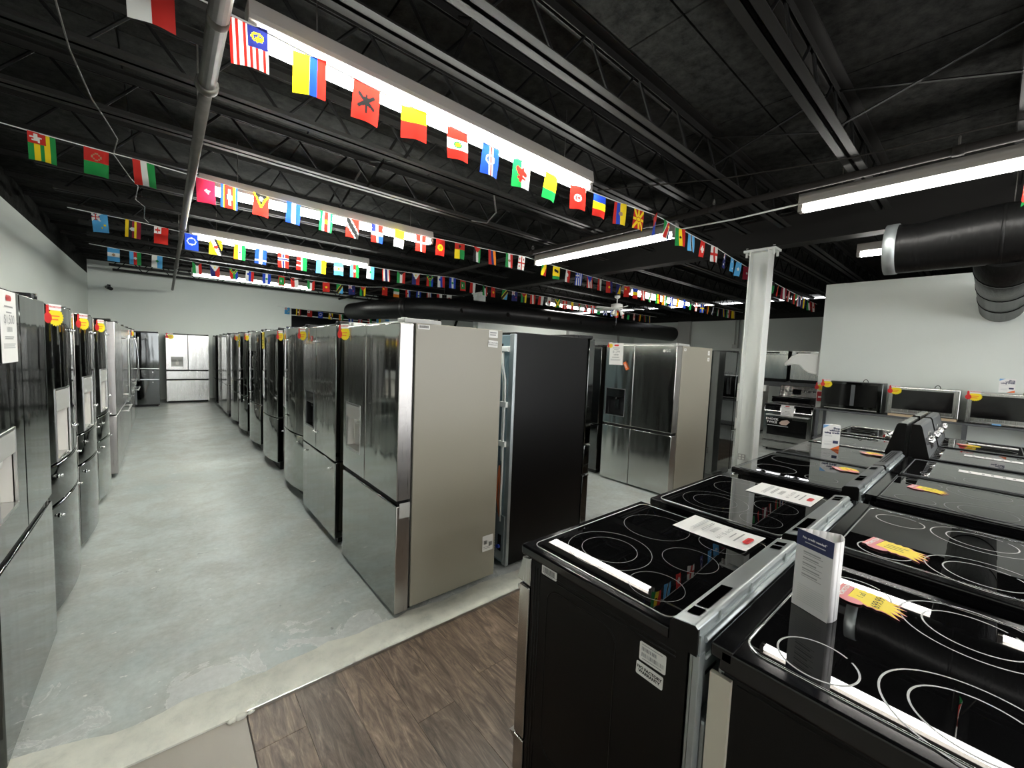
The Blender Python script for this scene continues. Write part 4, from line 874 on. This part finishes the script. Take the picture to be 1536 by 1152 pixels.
q1 = row2('nearest black range at lower right with thick white burner rings', .985, 1.742, rings=RC, ringm=M_RING, style='flat', rimm=M_CHROME, thick=.003, inset=.045, ctrl=M_ENAM, rr=.045, top_thick=.055, D=.635)
q2 = row2('second range at right, black with double burner rings and a yellow burst tag', 1.872, 2.63, rings=RC, ringm=M_RING, style='flat', rimm=M_CHROME, thick=.003, inset=.05, ctrl=M_ENAM, rr=.02, top_thick=.05)
q3 = row2('third range at right with a faded glass top and a tilted burst tag', 2.79, 3.50, rings=RC, ringm=M_RINGD, style='flat', rimm=M_MGREY, thick=.002, inset=.05, ctrl=M_ENAM, H=.925, rr=.01, top_thick=.05)
q4 = row2('fourth range at right with a long paper strip on its glass top', 3.60, 4.36, rings=RB, ringm=M_RINGD, style='flat', rimm=M_MGREY, thick=.004, inset=.04, H=.915)
q5 = row2('fifth range at right with a grey console and chrome knobs', 4.45, 5.21, rings=RB, ringm=M_RINGD, style='console', rimm=M_MGREY, thick=.004, inset=.03, ctrl=M_MGREY)
q6 = row2('sixth range at right, last one before the microwave shelf', 5.30, 6.06, rings=RB, ringm=M_RINGD, style='console', rimm=M_MGREY, thick=.004, inset=.03, ctrl=M_MGREY)
# cream insulation strip at the back corner of the nearest right-hand range
MB().box(-.3785, -.366, .585, .632, .04, .845).build('rear_side_strip', mat('cream_strip', (.50, .46, .38), .7), q1)
# stickers on the nearest range
def side_sticker(yw, z, ww, hh, rot=0.):
    return sheet('sticker', ww, hh, M_STICK, r1, frame((.3795-.012+.0005, YR1-yw, z), (0, 1, 0), (0, 0, 1)) @ Matrix.Rotation(rot, 4, 'Z'), rad=.004)
s = side_sticker(.905, .860, .068, .031); barcode(s, -.026, .026, -.008, .011, seed=2); lines(s, -.022, .02, (-.0115,), .002)
s = side_sticker(.521, .800, .076, .052); barcode(s, -.031, .013, .004, .014, seed=8, M=M_GINK); barcode(s, -.031, .033, -.013, -.002, seed=9, M=M_GINK); lines(s, -.031, .032, (.0205,), .002); lines(s, -.028, .03, (-.0185,), .002)
s = side_sticker(.527, .748, .078, .036, -.03); text('printed_text', 'NO FACTORY\nWARRANTY', .0112, M_INK, s, 0, 0, bold=.0005)

# ================================================================== promotion tags, price sheets, leaflets
GT = 'yellow promotion tags'
def promo(label, M, s=1., spiky=False, word='PROMOTION', price='', pale=False, group=GT):
    e = bpy.data.objects.new('promotion_tag', None); COL.objects.link(e); tag(e, label, 'tag', group); e.matrix_world = M @ Matrix.Scale(s, 4)
    rd = M_PINK if pale else M_RED
    if spiky:       # lying tag: header at the left end, spikes at the right end
        def outline(g):
            pts = []
            for i in range(9): x = -.040+.0105*i; pts.append((x, -.044-g-(.006 if i % 2 else 0)))
            for i, (x, y) in enumerate(((.050, -.046), (.082, -.060), (.060, -.030), (.088, -.036), (.063, -.012), (.090, -.012), (.062, .006), (.084, .014), (.056, .020), (.072, .034), (.044, .036))): pts.append((x+(g*1.5 if x > .065 else g), y-g*(1 if y < 0 else -1)))
            for i in range(8): x = .036-.0105*i; pts.append((x, .046+g+(.006 if i % 2 else 0)))
            return pts
        MB().prism(outline(.004), 'z', 0, .0008).build('red_backing', M_PINK, e)
        by = MB().prism(outline(0), 'z', .0008, .0016).build('yellow_burst', M_YEL, e)
        hd = MB().box(-.072, -.040, -.050, .052, 0, .0016).build('header', M_PINK, e)
        text('header_lettering', word, .0175, M_PAPER, hd, -.056, .001, .0020, PI/2, bold=.0006)
        b = MB(); b.prism([(-.028+.030*math.cos(a), -.052+.020*math.sin(a)) for a in [k*PI/8 for k in range(16)]], 'z', .0017, .0024); b.build('thumb_hand', M_PINK, e)
        if price:
            text('price_lettering', price, .032, M_INK, by, .028, .0, .0022, PI/2); text('price_lettering', '1 ad', .024, M_INK, by, -.014, .008, .0022, PI/2)
        else: lines(by, -.02, .045, (.018, .002, -.016), .004, M_INK, .0022, .5)
        return e
    n = 20
    def burst(R, dr, cx, cy, z0, z1):
        return MB().prism([(cx+(R if i % 2 == 0 else R-dr)*math.cos(PI*i/n), cy+(R if i % 2 == 0 else R-dr)*math.sin(PI*i/n)*.9) for i in range(2*n)], 'z', z0, z1)
    by = burst(.058, .009, .010, -.016, .0, .0012).build('yellow_burst', M_YEL, e)
    hd = MB().box(-.034, .050, .022, .056, .0012, .002).build('header', M_PINK if pale else M_PAPER, e)
    text('header_lettering', word, .0140, M_RED if not pale else M_PAPER, hd, .008, .040, .0024, bold=.0004)
    lines(by, -.02, .045, (-.010, -.03), .007, M_ORNG, .0016, .5)
    b = MB(); b.prism([(-.045+.026*math.cos(a), -.022+.030*math.sin(a)) for a in [k*PI/8 for k in range(16)]], 'z', .0025, .0034); b.prism([(-.058, 0), (-.036, 0), (-.038, .044), (-.047, .052), (-.056, .044)], 'z', .0026, .0035); b.build('thumb_hand', rd, e)
    return e
def on_front(x, y, z, face): return Matrix.Translation((x, y, z)) @ Matrix.Rotation(face, 4, 'Z') @ frame((0, 0, 0), (1, 0, 0), (0, 0, 1))
promo('yellow and red tag on the second left refrigerator', on_front(XA-.012, 3.285, 1.70, FA-.45), .95)
promo('yellow and red tag on the third left refrigerator', on_front(XA-.012, 4.305, 1.70, FA-.45), .95)
promo('yellow and red tag on the fourth left refrigerator', on_front(XA-.012, 5.385, 1.70, FA-.45), .95)
promo('small yellow tag on the eighth left refrigerator', on_front(XA+.03, 9.55, 1.70, FA-.3), .9)
promo('yellow and red tag at the top corner of the nearest middle refrigerator', on_front(XB-.022, 3.035, 1.70, FB+.35), .95)
promo('yellow and red tag on the second middle refrigerator', on_front(XB-.027, 4.18, 1.70, FB+.35), .95)
promo('yellow tag on the third middle refrigerator', on_front(XB-.0, 5.27, 1.70, FB+.35), .95)
promo('yellow tag on the fifth middle refrigerator', on_front(XB-.0, 7.74, 1.70, FB+.35), .95)
promo('yellow tag on the sixth middle refrigerator', on_front(XB-.0, 8.96, 1.70, FB+.35), .95)
for x, y, lb in ((XB-.004, 6.3, 'narrow yellow energy label on the fourth middle refrigerator'), (XB-.003, 8.6, 'narrow yellow energy label on the sixth middle refrigerator')):
    s = sheet('energy_label', .13, .22, M_YEL, None, on_front(x, y, 1.64, FB)); tag(s, lb, 'label'); lines(s, -.05, .05, (.07, .05, .0, -.03, -.07), .010, M_INK, jag=.5)
promo('yellow oval tag on the silver refrigerator at the end of the aisle', on_front(.12, 13.572, 1.72, 0), 1.25)
def price_sheet(label, M, price='', curl=0., w=.205, h=.272, big=.045, group='white price sheets'):
    s = sheet('price_sheet', w, h, M_PAPER, None, M, curl=curl); tag(s, label, 'sign', group)
    z = .0025+abs(curl)*1.15
    lg = MB().prism([(q[0], q[1]) for q in rrect(-.035, .035, h*.36, h*.44, .012)], 'z', z, z+.0003).build('logo', M_RED, s)
    lines(s, -w*.28, w*.28, (h*.28,), .006, M_GINK, z); 
    if price: text('price_lettering', price, big, M_GINK, s, 0, h*.10, z)
    lines(s, -w*.18, w*.18, (h*.20,), .005, M_GINK, z)
    barcode(s, -w*.18, w*.18, -h*.07, h*.0, z, seed=int(1000*h), M=M_GINK)
    lines(s, -w*.30, w*.30, (-h*.14, -h*.165), .004, M_GINK, z); lines(s, -w*.4, w*.4, (-h*.24, -h*.265, -h*.29), .0045, M_PALE, z)
    return s
price_sheet('white price sheet on the refrigerator at the left edge', on_front(XA-.0125, 2.43, 1.61, FA), '$1,500', 0.0, .21, .27, .05)
price_sheet('white price sheet hung on the silver four-door refrigerator', on_front(4.412, 3.14, 1.645, FB), '$1,299', 0, .205, .275, .04)
price_sheet('white sheet hung on the fifth middle refrigerator', on_front(XB-.022, 7.25, 1.62, FB), '', 0)
t1 = sheet('red_tag', .04, .105, M_ORNG, None, on_front(4.408, 2.985, 1.50, FB) @ Matrix.Rotation(.5, 4, 'Z')); tag(t1, 'slanted orange tag over the corner of the price sheet', 'tag'); text('tag_lettering', '-$300', .026, M_PAPER, t1, 0, 0, .0025, PI/2)
t2 = promo('orange tag at the top corner of the silver four-door refrigerator', on_front(4.408, 3.235, 1.76, FB), .6)
# sheets lying on the cooktops
def flat(x, y, z, ang): return Matrix.Translation((x, y, z)) @ Matrix.Rotation(ang, 4, 'Z')
price_sheet('price sheet with curled corners on the nearest range', flat(1.642, .648, .9205, PI-.02), 'NOW $1,199', .004, .187, .275, .026)
price_sheet('flat price sheet on the second range facing the refrigerators', flat(2.44, .652, .9185, PI), 'NOW $1,199', 0., .235, .285, .026)
promo('yellow burst tag lying on the nearest right-hand range', flat(1.535, .185, .9185, -1.62), .92, True, price='699.99', pale=True)
promo('yellow burst tag lying on the second right-hand range', flat(2.06, .19, .9185, -1.75), 1.05, True, pale=True)
promo('yellow burst tag lying on the third right-hand range', flat(3.21, .19, .9295, -1.72), .95, True, pale=True)
promo('yellow tag lying on the third range facing the refrigerators', flat(3.33, .565, .9300, .5), 1.05, False, pale=True)
promo('yellow oval tag lying on the fourth range facing the refrigerators', flat(4.16, .56, .9285, .5), 1.05, False, pale=True)
promo('tag lying on the sixth right-hand range', flat(5.62, .1, .9185, -1.0), 1.1, False)
promo('tag lying on the last range facing the refrigerators', flat(5.75, .62, .9185, .5), 1.1, False)
for x, lb in ((4.10, 'long white paper strip on the fourth right-hand range'), (4.92, 'long white paper strip on the fifth right-hand range'), (5.80, 'long white paper strip on the sixth right-hand range')):
    s = sheet('paper_strip', .09, .30, M_PAPER, None, flat(x, -.05, .9185, 0)); tag(s, lb, 'paper', 'white paper strips'); lines(s, -.02, .02, (.10, .04, 0, -.05, -.09), .012, M_GINK, jag=.3)
# tri-fold leaflet standing on the nearest right-hand range
def leaflet(label, x, y, z, ang, w, h, navy=True):
    e = thing('leaflet', label, 'leaflet', (x, y, z), ang)
    dpt = w*.75; b = MB(); t = .0008
    A, B, C = Vector((-w/2, 0, 0)), Vector((w/2, 0, 0)), Vector((w*.15, dpt, 0))
    for i, (p, q) in enumerate(((A, B), (B, C), (C, A))):
        n = 6; d = (q-p); nr = Vector((d.y, -d.x, 0)).normalized()
        for k in range(n):
            ua, ub = k/n, (k+1)/n; bo = lambda u: nr*(.012 if i == 1 else .004)*4*u*(1-u)
            pa, pb = p+d*ua+bo(ua), p+d*ub+bo(ub)
            b.add([pa, pb, pb+Vector((0, 0, h)), pa+Vector((0, 0, h))], [(0, 1, 2, 3)], 0, True)
    o = b.build('folded_sheet', mat('leaflet_stock', (.72, .70, .70), .6), e); md = o.modifiers.new('thickness', 'SOLIDIFY'); md.thickness = .0006
    if navy:
        nb = MB().add([(-w/2, 0, h*.80), (w/2, 0, h*.80), (w/2, 0, h), (-w/2, 0, h)], [(0, 1, 2, 3)]).build('navy_band', M_NAVY, e); nb.location.y = -.0058
        text('headline', 'No credit needed*', w*.088, M_PAPER, nb, 0, 0, bold=.0003).matrix_local = frame((0, -.0008, h*.92), (1, 0, 0), (0, 0, 1))
        MB().add([(-w*.26, -.0008, h*.86), (w*.3, -.0008, h*.86), (w*.3, -.0008, h*.872), (-w*.26, -.0008, h*.872)], [(0, 1, 2, 3)]).build('subline', M_PALE, nb)
        pl = MB().add([(-w/2, 0, 0), (w/2, 0, 0), (w/2, 0, h*.8), (-w/2, 0, h*.8)], [(0, 1, 2, 3)]).build('print_panel', mat('leaflet_grey', (.60, .59, .59), .6), e); pl.location.y = -.0055
        for k in range(5):
            z_ = h*(.735-.072*k); b = MB()
            b.add([(-w*.28, -.001, z_), (w*(.20-.05*(k % 3)), -.001, z_), (w*(.20-.05*(k % 3)), -.001, z_+h*.018), (-w*.28, -.001, z_+h*.018)], [(0, 1, 2, 3)])
            b.add([(-w*.28, -.001, z_-h*.022), (w*.26, -.001, z_-h*.022), (w*.26, -.001, z_-h*.014), (-w*.28, -.001, z_-h*.014)], [(0, 1, 2, 3)]); b.build('printed_lines', M_GINK, pl)
        b = MB()
        for k in range(9): z_ = h*(.30-.026*k); b.add([(-w*.36, -.001, z_), (w*.38, -.001, z_), (w*.38, -.001, z_+h*.010), (-w*.36, -.001, z_+h*.010)], [(0, 1, 2, 3)])
        b.build('fine_print', M_PALE, pl)
    else:
        pl = MB().add([(-w/2, 0, 0), (w/2, 0, 0), (w/2, 0, h), (-w/2, 0, h)], [(0, 1, 2, 3)]).build('print_panel', M_PAPER, e); pl.location.y = -.0056
        for k, tt in enumerate(('Shop', 'without', 'using credit')): text('headline', tt, w*.185, M_NAVY, pl, 0, 0, align='RIGHT', bold=.0011).matrix_local = frame((w*.46, -.001, h*(.87-.095*k)), (1, 0, 0), (0, 0, 1))
        MB().add([(-w/2, -.001, h), (-w/2, -.001, h*.84), (-w*.12, -.001, h)], [(0, 1, 2)]).build('blue_corner', M_BLUEP, pl)
        MB().add([(w/2, -.001, 0), (w/2, -.001, h*.18), (0, -.001, 0)], [(0, 1, 2)]).build('orange_corner', M_ORNG, pl)
        MB().add([(w*.12, -.001, h*.24), (w*.42, -.001, h*.24), (w*.42, -.001, h*.36), (w*.12, -.001, h*.36)], [(0, 1, 2, 3)]).build('picture', M_NAVY, pl)
        b = MB()
        for z_ in (.56, .53, .30, .2, .17): b.add([(-w*.38, -.001, h*z_), (w*.05, -.001, h*z_), (w*.05, -.001, h*(z_+.012)), (-w*.38, -.001, h*(z_+.012))], [(0, 1, 2, 3)])
        b.build('printed_lines', M_PALE, pl)
    return e
leaflet('white and navy three-sided leaflet on the nearest right-hand range', 1.323, .270, .9175, -1.95, .096, .215, True)
leaflet('white leaflet with an orange corner on the fourth range', 4.11, .81, .9235, -1.22, .112, .195, False)
leaflet('white leaflet on top of the rightmost microwave', 8.5, -.13, 1.345, -1.5, .14, .18, False)

# ================================================================== microwave shelf against the partition wall
e = thing('shelf_rack', 'long dark steel shelf carrying the microwaves along the white partition wall', 'shelf', (8.62, 0, 0))
MB().box(-.28, .24, -3.2, 1.90, .865, .895).build('shelf_board', M_MGREY, e, .003)
MB().box(-.28, .24, -3.2, 1.90, .38, .405).build('shelf_board', M_MGREY, e, .003)
for yy in (1.86, .2, -1.5, -3.1):
    for xx in (-.25, .21): MB().box(xx-.02, xx+.02, yy-.02, yy+.02, 0, .866).build('post', M_MGREY, e)
MB().tube([(.225, -.35, .86), (.23, -.36, .6), (.23, -.42, .4)], .008, 6).build('power_cord', M_BLKPL, e)
def microwave(label, y0, y1, z0, h, trim, base=None, window=True, two=False):
    w = y1-y0; e = thing('microwave', label, 'microwave', (8.36, (y0+y1)/2, z0), -PI/2, 'microwaves on the steel shelf')
    hh = w/2; zb = .035 if base else .012
    MB().box(-hh, hh, .035, .39, zb, h).build('body', M_MGREY if trim is S_BLACK else M_GREYPL, e, .006)
    f = MB().box(-hh, hh, 0, .034, zb, h-.004).build('front_frame', trim, e, .006)
    MB().box(-hh+.045, hh-.06, -.004, .004, zb+.075, h-.04).build('window', M_BLKG, f)
    if two: MB().box(.0, .05, -.006, .0, zb+.08, h-.045).build('door_divider', M_MGREY, f)
    MB().box(-hh+.05, hh-.05, -.003, .002, zb+.015, zb+.03).build('lower_vent', M_ALU, f)
    if base: MB().box(-hh+.01, hh-.01, .01, .38, 0, zb).build('base_board', base, e)
    else:
        for sx in (-hh+.08, hh-.08):
            for yy in (.08, .33): MB().tube([(sx, yy, 0), (sx, yy, .014)], .015, 8).build('foot', M_BLKPL, e)
    MB().tube([(hh*.35+.03*math.cos(a), .25, h+.045*math.sin(a)) for a in [k*PI/8 for k in range(9)]], .005, 6).build('cord_loop', M_BLKPL, e)
    return e
cream = mat('raw_plywood', (.52, .40, .26), .6)
microwave('black-framed microwave at the far end of the shelf', 1.07, 1.83, .896, .47, S_BLACK, two=True)
microwave('steel-framed microwave on a plywood base', .27, 1.00, .896, .44, S_LIGHT, cream)
microwave('steel-framed microwave at the right edge of the picture', -.56, .205, .896, .43, S_LIGHT)
for y, z, lb in ((1.79, 1.33, 'tag on the black-framed microwave'), (.955, 1.295, 'tag on the microwave with the plywood base'), (.165, 1.285, 'tag on the microwave at the right edge')): promo('yellow and red '+lb, on_front(8.352, y-.02, z, -PI/2), 1.15)
tp = MB().box(8.34, 8.36, -.12, -.04, .906, .925).build('tape', M_BLUEP); tag(tp, 'small blue tape under the rightmost microwave', 'tape')
# the end of the partition wall
al = MB().box(0, .06, -.05, .05, 0, .17).build('fire_alarm', mat('alarm_red', (.35, .01, .015), .4), None, .006); al.location = (8.84, 1.95, .98); tag(al, 'small dark red box on the end of the partition wall', 'alarm')
MB().box(-.002, 0, -.03, .03, .06, .09).build('white_mark', M_WPL, al)
promo('yellow tag on the end of the partition wall', on_front(8.875, 1.965, 1.25, -PI/2), 1.2)
e = thing('wall_panel', 'white curved plastic panel sticking out from the partition wall end', 'panel', (8.96, 2.02, 0))
pro = [(0, 1.82), (.33, 1.82), (.44, 1.77), (.55, 1.62), (.54, 1.58), (.42, 1.62), (.32, 1.61), (.24, 1.53), (.16, 1.47), (.06, 1.45), (0, 1.45)]
MB().prism(pro, 'x', -.03, .03).build('shell', M_WPL, e, .012, 3)
MB().tube([(-.033, a*.86+.02, b_*.86+.232) for a, b_ in pro+[pro[0]]], .006, 6).build('raised_edge', M_WPL, e)
MB().box(-.05, .05, 0, .03, 1.42, 1.86).build('mount', M_GREYPL, e)

# ================================================================== appliances beyond the partition
bg = range_('steel-fronted range in the background beside the white column', 8.62, 2.36, -PI/2, .76, rings=RB, ringm=M_RINGD, style='flat', H=.87, rimm=M_ALU, ctrl=S_LIGHT)
ad = sheet('oven_sticker', .40, .17, M_BLKG, bg, frame((-.12, -.0135, .535), (1, 0, 0), (0, 0, 1)))
text('sticker_lettering', 'KNOCK\nTWICE', .056, M_PAPER, ad, -.115, .025, bold=.0015); MB().prism([(.0, -.01), (.05, -.04), (.12, -.035), (.17, .03), (.13, .065), (.04, .04)], 'z', .0014, .0018).build('sticker_picture', mat('beige_print', (.55, .40, .33), .6), ad)
lines(ad, -.19, .17, (-.06,), .010, M_PALE)
for sx in (-.24, .24): MB().box(sx-.12, sx+.12, -.0245, -.018, .755, .825).build('panel_glass', M_BLKG, bg)
price_sheet('price sheet taped to the background range beside the column', on_front(8.59, 2.36, .76, -PI/2), '', 0, .2, .22)
e = thing('storage_rack', 'dark steel rack with two appliances on it, seen past the white column', 'shelf', (12.45, 3.5, 0))
MB().box(-.35, .35, -.85, .85, 1.04, 1.16).build('shelf_board', M_MGREY, e, .004)
MB().box(-.35, .35, -.85, .85, .12, .18).build('shelf_board', M_MGREY, e, .004)
for sy in (-.82, .82):
    for sx in (-.32, .32): MB().box(sx-.03, sx+.03, sy-.03, sy+.03, 0, 1.04).build('post', M_MGREY, e)
def dishwasher(label, y, M, tilt=0., low=False):
    e = thing('dishwasher', label, 'dishwasher', (12.15, y, 1.162 if not low else .182), -PI/2, 'dishwashers on the far rack')
    MB().box(-.30, .30, .03, .60, .02, .80).build('tub', M_BLACK, e, .004)
    d = MB().box(-.295, .295, 0, .03, .08, .70).build('door', M, e, .004); MB().box(-.295, .295, 0, .03, .705, .80).build('control_strip', M_BLACK if M is S_BLACK else S_LIGHT, e, .004)
    MB().box(-.28, .28, .01, .05, 0, .06).build('toe_kick', M_BLACK, e)
    MB().box(-.2, .1, -.002, .002, .73, .77).build('buttons', M_ALU if M is S_BLACK else M_BLKG, e)
dishwasher('black-edged dishwasher on the far rack beside the white column', 3.72, S_STEEL)
dishwasher('silver dishwasher on the far rack behind the curved white panel', 3.05, S_LIGHT)
bg2 = range_('black range behind the background steel-fronted one', 11.0, 2.98, -PI/2, .76, rings=RB, ringm=M_RINGD, style='console', H=.86, ctrl=M_ENAM)
wm = thing('washing_machine', 'white washing machine half hidden behind the white column', 'washer', (10.4, 3.80, 0), -PI/2)
MB().box(-.34, .34, .02, .68, .03, .96).build('body', M_WPL, wm, .02); MB().box(-.34, .34, .50, .68, .96, 1.10).build('console', M_WPL, wm, .01)
MB().tube([(0, .02, .5), (0, -.03, .5)], [.23, .21], 28).build('door', M_GREYPL, wm)
for sx in (-.28, .28): MB().box(sx-.03, sx+.03, .05, .6, 0, .03).build('foot', M_BLKPL, wm)
price_sheet('price sheet on the white washing machine', on_front(10.36, 3.68, .80, -PI/2), '', 0, .2, .25)

# ceiling fan
e = thing('ceiling_fan', 'white ceiling fan with lamp pods above the long black duct', 'fan', (8.93, 6.42, 0))
MB().tube([(0, 0, 3.21), (0, 0, 3.16), (0, 0, 3.13)], [.075, .07, .02], 16).build('canopy', M_WPL, e)
MB().tube([(0, 0, 3.15), (0, 0, 2.99)], .012, 8).build('down_rod', M_WPL, e)
MB().tube([(0, 0, 3.0), (0, 0, 2.985), (0, 0, 2.88), (0, 0, 2.85)], [.10, .145, .145, .09], 20).build('motor', M_WPL, e)
for k in range(5):
    a = 2*PI*k/5+.35; c, s_ = math.cos(a), math.sin(a); b = MB(); pts = []
    for r_, hw in ((.14, .03), (.22, .05), (.32, .065), (.5, .07), (.6, .06), (.64, .03)): pts.append((r_, hw))
    vs = [(c*r_-s_*hw, s_*r_+c*hw, 2.868+.012) for r_, hw in pts]+[(c*r_+s_*hw, s_*r_-c*hw, 2.868-.012) for r_, hw in pts[::-1]]
    n = len(vs); b.add(vs+[(v[0], v[1], v[2]+.008) for v in vs], [tuple(range(n))[::-1], tuple(range(n, 2*n))]+[(i, (i+1) % n, n+(i+1) % n, n+i) for i in range(n)]); b.build('blade', M_WPL, e)
for k in range(3):
    a = 2*PI*k/3+.9; MB().tube([(.05*math.cos(a), .05*math.sin(a), 2.85), (.11*math.cos(a), .11*math.sin(a), 2.80), (.15*math.cos(a), .15*math.sin(a), 2.72)], [.02, .03, .05], 12).build('lamp_pod', M_WPL, e)
MB().tube([(0, 0, 2.85), (0, 0, 2.45)], .002, 4).build('pull_chain', M_CORD, e)
